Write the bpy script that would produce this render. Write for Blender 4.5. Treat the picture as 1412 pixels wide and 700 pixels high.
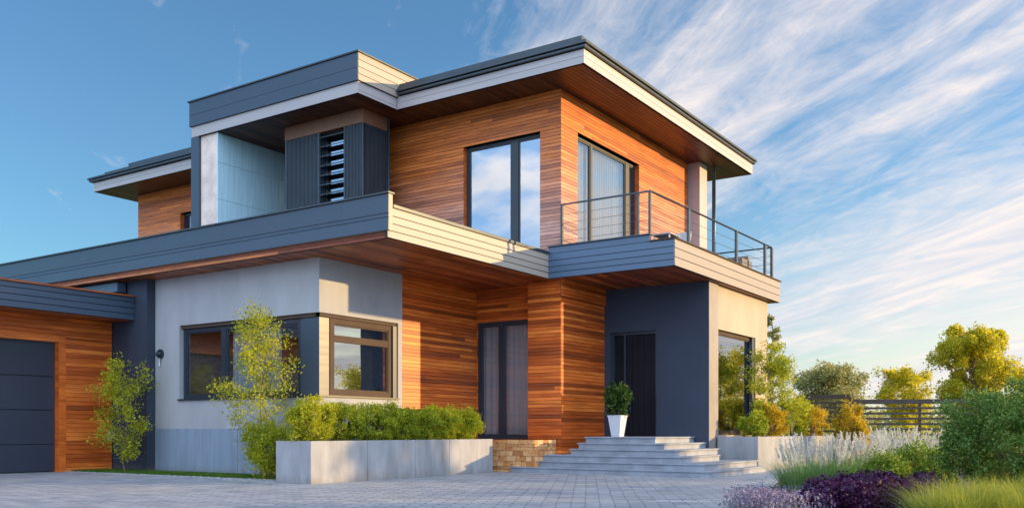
import bpy, math, random
import numpy as np
from mathutils import Vector, Matrix, noise as mnoise
PI = math.pi
for o in list(bpy.data.objects): bpy.data.objects.remove(o)
scene = bpy.context.scene
COL = scene.collection
# ------------------------------------------------------------------ camera
F_PX, W_PX = 1293.0, 1412.0
YAW = math.atan2(866, 1293)
cam_d = bpy.data.cameras.new("camera"); cam = bpy.data.objects.new("camera", cam_d); COL.objects.link(cam)
cam.location = (0, 0, 1.0); cam.rotation_euler = (PI/2, 0, YAW)
cam_d.sensor_width = 36; cam_d.lens = 36*F_PX/W_PX; cam_d.shift_y = 244/W_PX
cam_d.clip_start = .05; cam_d.clip_end = 3000
scene.camera = cam
FX, FY = -math.sin(YAW), math.cos(YAW); RX, RY = math.cos(YAW), math.sin(YAW)
def at(px, d, z=0.0):
    """world point at photo column px, d metres in front of the camera"""
    l = (px-706)/F_PX*d
    return Vector((FX*d+RX*l, FY*d+RY*l, z))
# ------------------------------------------------------------------ sun and sky
SUN = Vector((1, .73, .185)).normalized()
EL = math.asin(SUN.z); AZ = math.atan2(SUN.x, SUN.y)
sd = bpy.data.lights.new("sun", 'SUN'); sd.energy = 2.9; sd.angle = math.radians(.6); sd.color = (1, .64, .26)
so = bpy.data.objects.new("sun", sd); COL.objects.link(so); so.rotation_euler = SUN.to_track_quat('Z', 'Y').to_euler()
so.location = (30, 22, 12)
scene.view_settings.view_transform = 'Standard'; scene.view_settings.look = 'None'
scene.view_settings.exposure = 1.25; scene.view_settings.gamma = 1
world = bpy.data.worlds.new("World"); scene.world = world; world.use_nodes = True
def build_world():
    nt = world.node_tree; N = nt.nodes; L = nt.links; N.clear()
    out = N.new('ShaderNodeOutputWorld'); bg = N.new('ShaderNodeBackground'); bg.inputs[1].default_value = .15
    sky = N.new('ShaderNodeTexSky'); sky.sky_type = 'NISHITA'; sky.sun_disc = False
    sky.sun_elevation = EL; sky.sun_rotation = AZ; sky.air_density = 1.0; sky.dust_density = .6; sky.ozone_density = 2.0
    tc = N.new('ShaderNodeTexCoord')
    def math_(op, a, b=None, c=None, clamp=False):
        n = N.new('ShaderNodeMath'); n.operation = op; n.use_clamp = clamp
        for i, v in enumerate((a, b, c)):
            if v is None: continue
            if isinstance(v, (int, float)): n.inputs[i].default_value = v
            else: L.new(v, n.inputs[i])
        return n.outputs[0]
    def dot(v):
        n = N.new('ShaderNodeVectorMath'); n.operation = 'DOT_PRODUCT'; n.inputs[1].default_value = v
        L.new(tc.outputs['Generated'], n.inputs[0]); return n.outputs['Value']
    # cirrus: the view direction laid on a high plane, streaks drawn out along D
    a = math.atan2(-.26, 1); D = (FX*math.cos(a)+RX*math.sin(a), FY*math.cos(a)+RY*math.sin(a), 0); Q = (D[1], -D[0], 0)
    up = math_('MAXIMUM', dot((0, 0, 1)), 0.0); den = math_('ADD', up, .07)
    u = math_('DIVIDE', dot(D), den); v = math_('DIVIDE', dot(Q), den)
    def noise(su, sv, off, detail, rough, dist, lac=2.0):
        c = N.new('ShaderNodeCombineXYZ'); L.new(math_('MULTIPLY', u, su), c.inputs[0]); L.new(math_('MULTIPLY', v, sv), c.inputs[1]); c.inputs[2].default_value = off
        n = N.new('ShaderNodeTexNoise'); n.inputs['Scale'].default_value = 1; n.inputs['Detail'].default_value = detail
        n.inputs['Roughness'].default_value = rough; n.inputs['Distortion'].default_value = dist; n.inputs['Lacunarity'].default_value = lac
        L.new(c.outputs[0], n.inputs['Vector']); return n.outputs['Fac']
    big = noise(.28, .9, CL_OFF[0], 3, .5, .4)
    wisp = noise(.8, 3.2, CL_OFF[1], 9, .62, .9)
    rip = noise(3.5, 7.0, CL_OFF[2], 7, .65, 1.4)
    side = math_('MULTIPLY', dot((RX, RY, 0)), 1.0)
    front = dot((FX, FY, 0))
    cov = math_('MULTIPLY_ADD', side, .34, .055)
    cov = math_('MINIMUM', cov, .19)
    m = math_('ADD', math_('MULTIPLY', big, .75), math_('MULTIPLY', wisp, .55))
    m = math_('ADD', m, math_('MULTIPLY', rip, .30))
    m = math_('ADD', m, math_('ADD', cov, -.07))
    m = math_('MULTIPLY', math_('SUBTRACT', m, .755), 3.6, clamp=True)
    low = math_('MULTIPLY', math_('SUBTRACT', .26, up), 5.0, clamp=True)      # thicker veil towards the horizon on the sun side
    sidec = math_('MULTIPLY', math_('ADD', side, -.12), 2.2, clamp=True)
    veil = math_('MULTIPLY', math_('MULTIPLY', low, sidec), .85)
    m = math_('MULTIPLY', m, .92)
    cn = N.new('ShaderNodeTexNoise'); cn.inputs['Scale'].default_value = 5.0; cn.inputs['Detail'].default_value = 8; cn.inputs['Roughness'].default_value = .55; cn.inputs['Distortion'].default_value = .3
    mpn = N.new('ShaderNodeMapping'); mpn.inputs['Scale'].default_value = (1, 1, 2.2); L.new(tc.outputs['Generated'], mpn.inputs['Vector']); L.new(mpn.outputs[0], cn.inputs['Vector']); puff = cn.outputs['Fac']
    # broad bright cloud bank added behind the viewer as fill for shaded fronts
    bk = math_('MULTIPLY_ADD', front, -1.0, -.12); bk = math_('ADD', bk, math_('MULTIPLY', math_('ADD', big, -.5), .9))
    bk = math_('ADD', bk, math_('MULTIPLY', up, .18)); bk = math_('MULTIPLY', bk, 2.2, clamp=True)
    ccol = N.new('ShaderNodeMixRGB'); L.new(math_('MULTIPLY_ADD', wisp, 2.4, -.75, clamp=True), ccol.inputs[0])
    ccol.inputs[1].default_value = (*[c*CL_B for c in (.60, .66, .80)], 1); ccol.inputs[2].default_value = (*[c*CL_B for c in (1.12, .97, .87)], 1)
    vm = N.new('ShaderNodeMixRGB'); L.new(veil, vm.inputs[0]); vm.inputs[2].default_value = (*[c*CL_B for c in (1.22, 1.02, .80)], 1)
    tint = N.new('ShaderNodeMixRGB'); tint.blend_type = 'MULTIPLY'; tint.inputs[0].default_value = 1; L.new(sky.outputs[0], tint.inputs[1]); tint.inputs[2].default_value = SKY_T
    mix = N.new('ShaderNodeMixRGB'); L.new(m, mix.inputs[0]); L.new(tint.outputs[0], vm.inputs[1]); L.new(vm.outputs[0], mix.inputs[1]); L.new(ccol.outputs[0], mix.inputs[2])
    bc = N.new('ShaderNodeMixRGB'); L.new(math_('MULTIPLY_ADD', puff, 8.0, -3.9, clamp=True), bc.inputs[0]); bc.inputs[1].default_value = (*[c*FILL_BANK for c in (.27, .44, .68)], 1); bc.inputs[2].default_value = (*[c*FILL_BANK for c in (.86, .78, .72)], 1)
    mx2 = N.new('ShaderNodeMixRGB'); L.new(bk, mx2.inputs[0]); L.new(mix.outputs[0], mx2.inputs[1]); L.new(bc.outputs[0], mx2.inputs[2]); mix = mx2
    L.new(mix.outputs[0], bg.inputs[0]); L.new(bg.outputs[0], out.inputs[0])
CL_OFF = (3.1, 7.7, 1.3); CL_B = 2.95; SKY_T = (.42, .60, .73, 1); FILL_BANK = 10.5
build_world()
rnd = random.Random(7)
# ------------------------------------------------------------------ helpers
def tag(o, label=None, cat=None, group=None, kind=None):
    if label: o['label'] = label
    if cat: o['category'] = cat
    if group: o['group'] = group
    if kind: o['kind'] = kind
    return o
def thing(name, label, cat, loc=(0, 0, 0), rz=0, group=None):
    o = bpy.data.objects.new(name, None); COL.objects.link(o); o.location = loc; o.rotation_euler = (0, 0, rz)
    o.empty_display_size = .3
    return tag(o, label, cat, group)
def origin(p):
    v = Vector((0, 0, 0))
    while p is not None: v += p.location; p = p.parent
    return v
class MB:
    def __init__(s): s.v = []; s.f = []; s.uv = []; s.mi = []
    def quad(s, pts, uv=None, m=0):
        n = len(s.v); s.v += [tuple(p) for p in pts]; s.f.append(tuple(range(n, n+len(pts))))
        s.uv.append(uv or [(0, 0)]*len(pts)); s.mi.append(m)
    def box(s, x0, x1, y0, y1, z0, z1, m=0):
        if x0 > x1: x0, x1 = x1, x0
        if y0 > y1: y0, y1 = y1, y0
        n = len(s.v)
        s.v += [(x0,y0,z0),(x1,y0,z0),(x1,y1,z0),(x0,y1,z0),(x0,y0,z1),(x1,y0,z1),(x1,y1,z1),(x0,y1,z1)]
        for f in ((0,3,2,1),(4,5,6,7),(0,1,5,4),(1,2,6,5),(2,3,7,6),(3,0,4,7)):
            s.f.append(tuple(n+i for i in f)); s.mi.append(m)
            c = [s.v[n+i] for i in f]
            if f in ((0,1,5,4),(2,3,7,6)): s.uv.append([(p[0], p[2]) for p in c])
            elif f in ((1,2,6,5),(3,0,4,7)): s.uv.append([(p[1], p[2]) for p in c])
            else: s.uv.append([(p[1], p[0]) for p in c])
    def tube(s, pts, radii, k=8, cap=True):
        pts = [Vector(p) for p in pts]
        if isinstance(radii, (int, float)): radii = [radii]*len(pts)
        n0 = len(s.v)
        for i, p in enumerate(pts):
            t = (pts[min(i+1, len(pts)-1)]-pts[max(i-1, 0)]).normalized()
            a = t.cross(Vector((0, 0, 1)) if abs(t.z) < .95 else Vector((1, 0, 0))).normalized(); b = t.cross(a)
            for j in range(k):
                q = p+(a*math.cos(2*PI*j/k)+b*math.sin(2*PI*j/k))*radii[i]; s.v.append(tuple(q))
        for i in range(len(pts)-1):
            for j in range(k):
                q = (n0+i*k+j, n0+i*k+(j+1) % k, n0+(i+1)*k+(j+1) % k, n0+(i+1)*k+j)
                s.f.append(q); s.uv.append([(0, 0)]*4); s.mi.append(0)
        if cap:
            s.f.append(tuple(n0+j for j in range(k))); s.uv.append([(0,0)]*k); s.mi.append(0)
            s.f.append(tuple(n0+(len(pts)-1)*k+j for j in reversed(range(k)))); s.uv.append([(0,0)]*k); s.mi.append(0)
    def build(s, name, mats, parent=None, smooth=False, bevel=0):
        o0 = origin(parent)
        me = bpy.data.meshes.new(name); me.from_pydata([(x-o0.x, y-o0.y, z-o0.z) for x, y, z in s.v], [], s.f)
        for m in (mats if isinstance(mats, (list, tuple)) else [mats]): me.materials.append(m)
        ul = me.uv_layers.new(name='UVMap')
        ul.data.foreach_set('uv', [c for f in s.uv for p in f for c in p])
        if any(s.mi): me.polygons.foreach_set('material_index', s.mi)
        if smooth: me.polygons.foreach_set('use_smooth', [True]*len(me.polygons))
        o = bpy.data.objects.new(name, me); COL.objects.link(o)
        if parent: o.parent = parent
        if bevel:
            b = o.modifiers.new('bevel', 'BEVEL'); b.width = bevel; b.segments = 2; b.limit_method = 'ANGLE'
        return o
def boxes(name, mat, parent, *bs, bevel=0):
    m = MB()
    for b in bs: m.box(*b)
    return m.build(name, mat, parent, bevel=bevel)
# ------------------------------------------------------------------ materials
def new_mat(name):
    m = bpy.data.materials.new(name); m.use_nodes = True; nt = m.node_tree
    return m, nt.nodes, nt.links, nt.nodes['Principled BSDF']
def ramp(N, stops):
    r = N.new('ShaderNodeValToRGB'); e = r.color_ramp.elements
    e[0].position, e[0].color = stops[0][0], (*stops[0][1], 1); e[1].position, e[1].color = stops[-1][0], (*stops[-1][1], 1)
    for p, c in stops[1:-1]:
        x = e.new(p); x.color = (*c, 1)
    return r
def nse(N, L, vec, scale, detail=4, rough=.55, dist=0):
    n = N.new('ShaderNodeTexNoise'); n.inputs['Scale'].default_value = scale; n.inputs['Detail'].default_value = detail
    n.inputs['Roughness'].default_value = rough; n.inputs['Distortion'].default_value = dist
    if vec is not None: L.new(vec, n.inputs['Vector'])
    return n
def mapping(N, L, src, scale):
    m = N.new('ShaderNodeMapping'); m.inputs['Scale'].default_value = scale; L.new(src, m.inputs['Vector']); return m.outputs[0]
def plain(name, col, rough=.6, metal=0, var=.12, vscale=2.0, bump=.1, bscale=60, stretch=(1, 1, 1), spec=.5, coat=0, splash=0):
    m, N, L, B = new_mat(name)
    g = N.new('ShaderNodeNewGeometry'); v = mapping(N, L, g.outputs['Position'], stretch)
    n = nse(N, L, v, vscale, 6, .6)
    r = ramp(N, [(.3, [c*(1-var) for c in col]), (.7, [min(1, c*(1+var)) for c in col])]); L.new(n.outputs[0], r.inputs[0])
    if splash:
        sp = N.new('ShaderNodeSeparateXYZ'); L.new(g.outputs['Position'], sp.inputs[0]); dn = nse(N, L, mapping(N, L, g.outputs['Position'], (3, 3, 1.2)), 1.6, 7, .7)
        a = N.new('ShaderNodeMath'); a.operation = 'MULTIPLY_ADD'; a.inputs[1].default_value = -1/splash; L.new(sp.outputs[2], a.inputs[0]); L.new(dn.outputs[0], a.inputs[2])
        c = N.new('ShaderNodeMath'); c.operation = 'MULTIPLY_ADD'; c.use_clamp = True; c.inputs[1].default_value = 1.8; c.inputs[2].default_value = -.25; L.new(a.outputs[0], c.inputs[0])
        c2 = N.new('ShaderNodeMath'); c2.operation = 'MULTIPLY'; c2.inputs[1].default_value = .6; L.new(c.outputs[0], c2.inputs[0])
        mx = N.new('ShaderNodeMixRGB'); L.new(c2.outputs[0], mx.inputs[0]); L.new(r.outputs[0], mx.inputs[1]); mx.inputs[2].default_value = (.15, .125, .095, 1); L.new(mx.outputs[0], B.inputs['Base Color'])
    else: L.new(r.outputs[0], B.inputs['Base Color'])
    B.inputs['Roughness'].default_value = rough; B.inputs['Metallic'].default_value = metal
    B.inputs['Specular IOR Level'].default_value = spec
    if coat: B.inputs['Coat Weight'].default_value = coat
    if bump:
        n2 = nse(N, L, v, bscale, 4, .6); b = N.new('ShaderNodeBump'); b.inputs['Strength'].default_value = bump; b.inputs['Distance'].default_value = .01
        L.new(n2.outputs[0], b.inputs['Height']); L.new(b.outputs[0], B.inputs['Normal'])
    return m
def wood(name, stops, rough=.42, weather=None):
    """boards: one tone per board (mesh island), grain along the board's length (UV u)"""
    m, N, L, B = new_mat(name)
    g = N.new('ShaderNodeNewGeometry'); uv = N.new('ShaderNodeUVMap')
    r = ramp(N, stops)
    L.new(g.outputs['Random Per Island'], r.inputs[0])
    off = N.new('ShaderNodeVectorMath'); off.operation = 'ADD'
    cx = N.new('ShaderNodeCombineXYZ'); mu = N.new('ShaderNodeMath'); mu.operation = 'MULTIPLY'; mu.inputs[1].default_value = 37; L.new(g.outputs['Random Per Island'], mu.inputs[0])
    L.new(mu.outputs[0], cx.inputs[0]); L.new(mu.outputs[0], cx.inputs[2]); L.new(uv.outputs[0], off.inputs[0]); L.new(cx.outputs[0], off.inputs[1])
    n1 = nse(N, L, mapping(N, L, off.outputs[0], (1.1, 34, 1)), 1.0, 8, .68, .6)
    n2 = nse(N, L, mapping(N, L, off.outputs[0], (.7, 5, 1)), 1.0, 4, .6, .8)
    gr = ramp(N, [(.30, (.62, .50, .44)), (.5, (.95, .92, .90)), (.72, (1.22, 1.22, 1.2))]); L.new(n1.outputs[0], gr.inputs[0])
    gs = ramp(N, [(.32, (.62, .55, .50)), (.62, (1.12, 1.12, 1.12))]); L.new(n2.outputs[0], gs.inputs[0])
    a = N.new('ShaderNodeMixRGB'); a.blend_type = 'MULTIPLY'; a.inputs[0].default_value = .85; L.new(r.outputs[0], a.inputs[1]); L.new(gr.outputs[0], a.inputs[2])
    b = N.new('ShaderNodeMixRGB'); b.blend_type = 'MULTIPLY'; b.inputs[0].default_value = .9; L.new(a.outputs[0], b.inputs[1]); L.new(gs.outputs[0], b.inputs[2])
    col = b.outputs[0]
    if weather:                                         # sun-bleached greying towards the terrace, with a ragged edge
        sp = N.new('ShaderNodeSeparateXYZ'); L.new(g.outputs['Position'], sp.inputs[0])
        wn = nse(N, L, mapping(N, L, g.outputs['Position'], (.4, .4, 2.0)), 1.0, 4, .6)
        s = N.new('ShaderNodeMath'); s.operation = 'MULTIPLY_ADD'; s.inputs[1].default_value = -1/weather[1]; s.inputs[2].default_value = weather[0]/weather[1]; L.new(sp.outputs[2], s.inputs[0])
        s2 = N.new('ShaderNodeMath'); s2.operation = 'MULTIPLY_ADD'; s2.inputs[1].default_value = 1.3; L.new(wn.outputs[0], s2.inputs[0]); L.new(s.outputs[0], s2.inputs[2])
        s3 = N.new('ShaderNodeMath'); s3.operation = 'SUBTRACT'; s3.use_clamp = True; s3.inputs[1].default_value = .65; L.new(s2.outputs[0], s3.inputs[0])
        hs = N.new('ShaderNodeHueSaturation'); hs.inputs['Saturation'].default_value = .62; hs.inputs['Value'].default_value = .8; hs.inputs['Hue'].default_value = .492; L.new(col, hs.inputs['Color'])
        mx = N.new('ShaderNodeMixRGB'); L.new(s3.outputs[0], mx.inputs[0]); L.new(col, mx.inputs[1]); L.new(hs.outputs[0], mx.inputs[2]); col = mx.outputs[0]
    L.new(col, B.inputs['Base Color'])
    B.inputs['Roughness'].default_value = rough; B.inputs['Specular IOR Level'].default_value = .35
    bp = N.new('ShaderNodeBump'); bp.inputs['Strength'].default_value = .25; bp.inputs['Distance'].default_value = .004; L.new(n1.outputs[0], bp.inputs['Height']); L.new(bp.outputs[0], B.inputs['Normal'])
    return m
def cladding(name, col, rough=.38, metal=.0, var=.10, spec=.5):
    """long metal planks, a faint tone step from plank to plank"""
    m, N, L, B = new_mat(name)
    g = N.new('ShaderNodeNewGeometry')
    n = nse(N, L, mapping(N, L, g.outputs['Position'], (.6, .6, 9)), 1.0, 5, .6)
    ad = N.new('ShaderNodeMath'); ad.operation = 'MULTIPLY_ADD'; ad.inputs[1].default_value = .6; L.new(n.outputs[0], ad.inputs[0])
    m2 = N.new('ShaderNodeMath'); m2.operation = 'MULTIPLY'; m2.inputs[1].default_value = .4; L.new(g.outputs['Random Per Island'], m2.inputs[0]); L.new(m2.outputs[0], ad.inputs[2])
    r = ramp(N, [(.25, [c*(1-var) for c in col]), (.75, [min(1, c*(1+var)) for c in col])]); L.new(ad.outputs[0], r.inputs[0]); L.new(r.outputs[0], B.inputs['Base Color'])
    rr = N.new('ShaderNodeMath'); rr.operation = 'MULTIPLY_ADD'; rr.inputs[1].default_value = .25; rr.inputs[2].default_value = rough-.12; L.new(n.outputs[0], rr.inputs[0]); L.new(rr.outputs[0], B.inputs['Roughness'])
    B.inputs['Metallic'].default_value = metal; B.inputs['Specular IOR Level'].default_value = spec
    return m
def glass(name, refl=.5, tint=(.8, .9, 1), rough=.0, wob=.15):
    m = bpy.data.materials.new(name); m.use_nodes = True; nt = m.node_tree; N = nt.nodes; L = nt.links; N.clear()
    out = N.new('ShaderNodeOutputMaterial'); mx = N.new('ShaderNodeMixShader'); gl = N.new('ShaderNodeBsdfGlossy'); tr = N.new('ShaderNodeBsdfTransparent')
    gl.inputs['Roughness'].default_value = rough; gl.inputs['Color'].default_value = (.95, .97, 1, 1); tr.inputs[0].default_value = (*tint, 1)
    ge = N.new('ShaderNodeNewGeometry'); dt = N.new('ShaderNodeVectorMath'); dt.operation = 'DOT_PRODUCT'; L.new(ge.outputs['Normal'], dt.inputs[0]); L.new(ge.outputs['Incoming'], dt.inputs[1])
    ab = N.new('ShaderNodeMath'); ab.operation = 'ABSOLUTE'; L.new(dt.outputs['Value'], ab.inputs[0]); om = N.new('ShaderNodeMath'); om.operation = 'SUBTRACT'; om.inputs[0].default_value = 1; L.new(ab.outputs[0], om.inputs[1])
    lw = N.new('ShaderNodeMath'); lw.operation = 'POWER'; lw.inputs[1].default_value = 5; L.new(om.outputs[0], lw.inputs[0])
    a = N.new('ShaderNodeMath'); a.operation = 'MULTIPLY_ADD'; a.use_clamp = True; a.inputs[1].default_value = 1-refl; a.inputs[2].default_value = refl; L.new(lw.outputs[0], a.inputs[0])
    L.new(a.outputs[0], mx.inputs[0]); L.new(tr.outputs[0], mx.inputs[1]); L.new(gl.outputs[0], mx.inputs[2]); L.new(mx.outputs[0], out.inputs[0])
    g = N.new('ShaderNodeNewGeometry'); n = nse(N, L, g.outputs['Position'], .9, 2, .4)
    b = N.new('ShaderNodeBump'); b.inputs['Strength'].default_value = wob; b.inputs['Distance'].default_value = .01; L.new(n.outputs[0], b.inputs['Height']); L.new(b.outputs[0], gl.inputs['Normal'])
    return m
def cloth(name, col, trans=.35):
    m = bpy.data.materials.new(name); m.use_nodes = True; nt = m.node_tree; N = nt.nodes; L = nt.links; N.clear()
    out = N.new('ShaderNodeOutputMaterial'); mx = N.new('ShaderNodeMixShader'); d = N.new('ShaderNodeBsdfDiffuse'); t = N.new('ShaderNodeBsdfTranslucent')
    g = N.new('ShaderNodeNewGeometry'); n = nse(N, L, mapping(N, L, g.outputs['Position'], (9, 9, .4)), 1, 3)
    r = ramp(N, [(.3, [c*.85 for c in col]), (.7, col)]); L.new(n.outputs[0], r.inputs[0]); L.new(r.outputs[0], d.inputs[0]); L.new(r.outputs[0], t.inputs[0])
    mx.inputs[0].default_value = trans; L.new(d.outputs[0], mx.inputs[1]); L.new(t.outputs[0], mx.inputs[2]); L.new(mx.outputs[0], out.inputs[0])
    return m
def leaf(name, stops, trans=.35, rough=.45):
    m = bpy.data.materials.new(name); m.use_nodes = True; nt = m.node_tree; N = nt.nodes; L = nt.links; N.clear()
    out = N.new('ShaderNodeOutputMaterial'); mx = N.new('ShaderNodeMixShader'); d = N.new('ShaderNodeBsdfPrincipled'); t = N.new('ShaderNodeBsdfTranslucent')
    g = N.new('ShaderNodeNewGeometry'); r = ramp(N, stops)
    n = nse(N, L, g.outputs['Position'], 1.6, 3)
    a = N.new('ShaderNodeMath'); a.operation = 'MULTIPLY_ADD'; a.inputs[1].default_value = .55; L.new(g.outputs['Random Per Island'], a.inputs[0])
    b = N.new('ShaderNodeMath'); b.operation = 'MULTIPLY_ADD'; b.inputs[1].default_value = 1.0; b.inputs[2].default_value = -.28; L.new(n.outputs[0], b.inputs[0]); L.new(b.outputs[0], a.inputs[2])
    L.new(a.outputs[0], r.inputs[0]); L.new(r.outputs[0], d.inputs['Base Color'])
    br = N.new('ShaderNodeMixRGB'); br.blend_type = 'MULTIPLY'; br.inputs[0].default_value = 1; br.inputs[2].default_value = (1.5, 1.5, .9, 1); L.new(r.outputs[0], br.inputs[1]); L.new(br.outputs[0], t.inputs[0])
    d.inputs['Roughness'].default_value = rough; d.inputs['Specular IOR Level'].default_value = .3
    mx.inputs[0].default_value = trans; L.new(d.outputs[0], mx.inputs[1]); L.new(t.outputs[0], mx.inputs[2]); L.new(mx.outputs[0], out.inputs[0])
    return m
CED = [(0, (.24, .055, .014)), (.2, (.46, .098, .017)), (.5, (.68, .150, .022)), (.85, (.78, .195, .03)), (1, (.86, .25, .045))]
M = {}
M['cedar'] = wood('cedar', CED)
M['cedar_up'] = wood('cedar_upper', [(0, (.40, .115, .036)), (.25, (.58, .165, .042)), (.6, (.74, .22, .05)), (1, (.86, .27, .065))], weather=(8.3, 2.2))
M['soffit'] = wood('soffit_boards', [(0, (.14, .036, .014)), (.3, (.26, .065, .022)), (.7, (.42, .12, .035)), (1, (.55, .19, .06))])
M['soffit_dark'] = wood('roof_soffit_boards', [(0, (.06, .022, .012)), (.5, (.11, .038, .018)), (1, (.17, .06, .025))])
M['navy_shade_clad'] = cladding('blue_shade_cladding', (.042, .068, .105), metal=.0)  # fascia planks in shade: darkness put into the colour; also serves navy parts
M['sunlit_clad'] = cladding('sunlit_cladding', (.36, .31, .26), rough=.5)  # same fascia planks on the sun side, warm light put into the colour
M['deck_sunlit'] = cladding('balcony_sunlit_cladding', (.25, .225, .21), rough=.5)  # balcony planks on the sun side, part-lit tone put into the colour
M['deck_shade'] = cladding('balcony_shade_cladding', (.065, .115, .19), rough=.4)  # balcony planks on the front, blue shade put into the colour
M['white_clad'] = cladding('white_eaves_board', (.42, .39, .40), rough=.45)
M['gutter'] = plain('gutter_metal', (.06, .075, .09), .35, .5, bump=0)
M['dark'] = plain('dark_backing', (.02, .02, .022), .9, bump=0)
M['navy_wall'] = plain('navy_render', (.030, .042, .070), .75, var=.15, vscale=.7, bump=.25, bscale=160, splash=.5)
M['sunlit_navy'] = plain('sunlit_navy', (.22, .20, .19), .5, var=.25, vscale=1.2, bump=.05)  # navy return wall in sun, its lighter lit tone put into the colour
M['plaster'] = plain('plaster', (.37, .385, .41), .85, var=.10, vscale=1.0, bump=.35, bscale=140, stretch=(1.6, 1.6, .5))
M['cream'] = plain('cream_plaster', (.42, .37, .29), .85, var=.12, vscale=1.1, bump=.3, bscale=140, stretch=(1, 1, .4))
M['plinth'] = plain('plinth_render', (.22, .29, .38), .8, var=.16, vscale=1.2, bump=.2, bscale=60, stretch=(6, 6, .5), splash=.5)
M['concrete'] = plain('concrete', (.27, .28, .30), .75, var=.28, vscale=1.1, bump=.4, bscale=40, stretch=(2.5, 2.5, .7), splash=.5)
M['step'] = plain('step_stone', (.24, .27, .32), .55, var=.25, vscale=2.2, bump=.25, bscale=60)
M['frame'] = plain('window_frame', (.022, .034, .05), .4, bump=0)
M['frame_brown'] = plain('bronze_frame', (.085, .062, .048), .75, bump=0, spec=.15)
M['rail'] = plain('rail_metal', (.05, .065, .08), .35, .6, bump=0)
M['cable'] = plain('steel_cable', (.35, .35, .36), .35, .9, bump=0)
M['panel_sky'] = plain('loggia_sky_panel', (.52, .80, .97), .3, var=.12, vscale=2, bump=.1, stretch=(8, 8, .4))  # reflected sky is put into this pale blue base colour
M['panel_cream'] = plain('pale_stone_panel', (.82, .66, .58), .6, var=.2, vscale=2.5, bump=.1)
M['brown_box'] = plain('bronze_header', (.22, .105, .06), .5, bump=0)
M['slat'] = plain('slat_metal', (.045, .06, .08), .4, .2, bump=0)
M['door'] = plain('door_leaf', (.008, .008, .013), .6, var=.1, bump=.05, spec=.2)
M['gdoor'] = plain('garage_door', (.028, .036, .058), .4, var=.12, vscale=1.2, bump=.1, bscale=90)
M['room'] = plain('room_wall', (.30, .26, .23), .8)
M['room_warm'] = plain('room_timber_wall', (.55, .26, .12), .6, var=.4, vscale=3, stretch=(1, 1, 6))
M['curtain'] = cloth('curtain', (.86, .70, .56)); M['curtain_w'] = cloth('white_curtain', (.82, .82, .80), .4)
M['glass_sky'] = glass('mirror_glass', .34, (.4, .5, .6)); M['glass'] = glass('clear_glass', .14); M['glass_mid'] = glass('half_mirror_glass', .20, (.9, .9, .9))
M['white'] = plain('white_gloss', (.56, .60, .66), .35, var=.04, bump=0)
M['steel'] = plain('steel', (.4, .4, .42), .3, .9, bump=0)
M['bark'] = plain('bark', (.16, .12, .085), .9, var=.3, vscale=8, bump=.5, bscale=30, stretch=(3, 3, .6))
M['soil'] = plain('soil', (.07, .05, .035), .95, var=.4, vscale=6, bump=.8, bscale=20)
M['pebble'] = plain('pebble', (.30, .30, .31), .7, var=.3, vscale=9, bump=.2)
M['fence'] = plain('fence_timber', (.060, .045, .034), .7, var=.25, vscale=3, bump=.3, bscale=20, stretch=(1, 1, 5))
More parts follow.
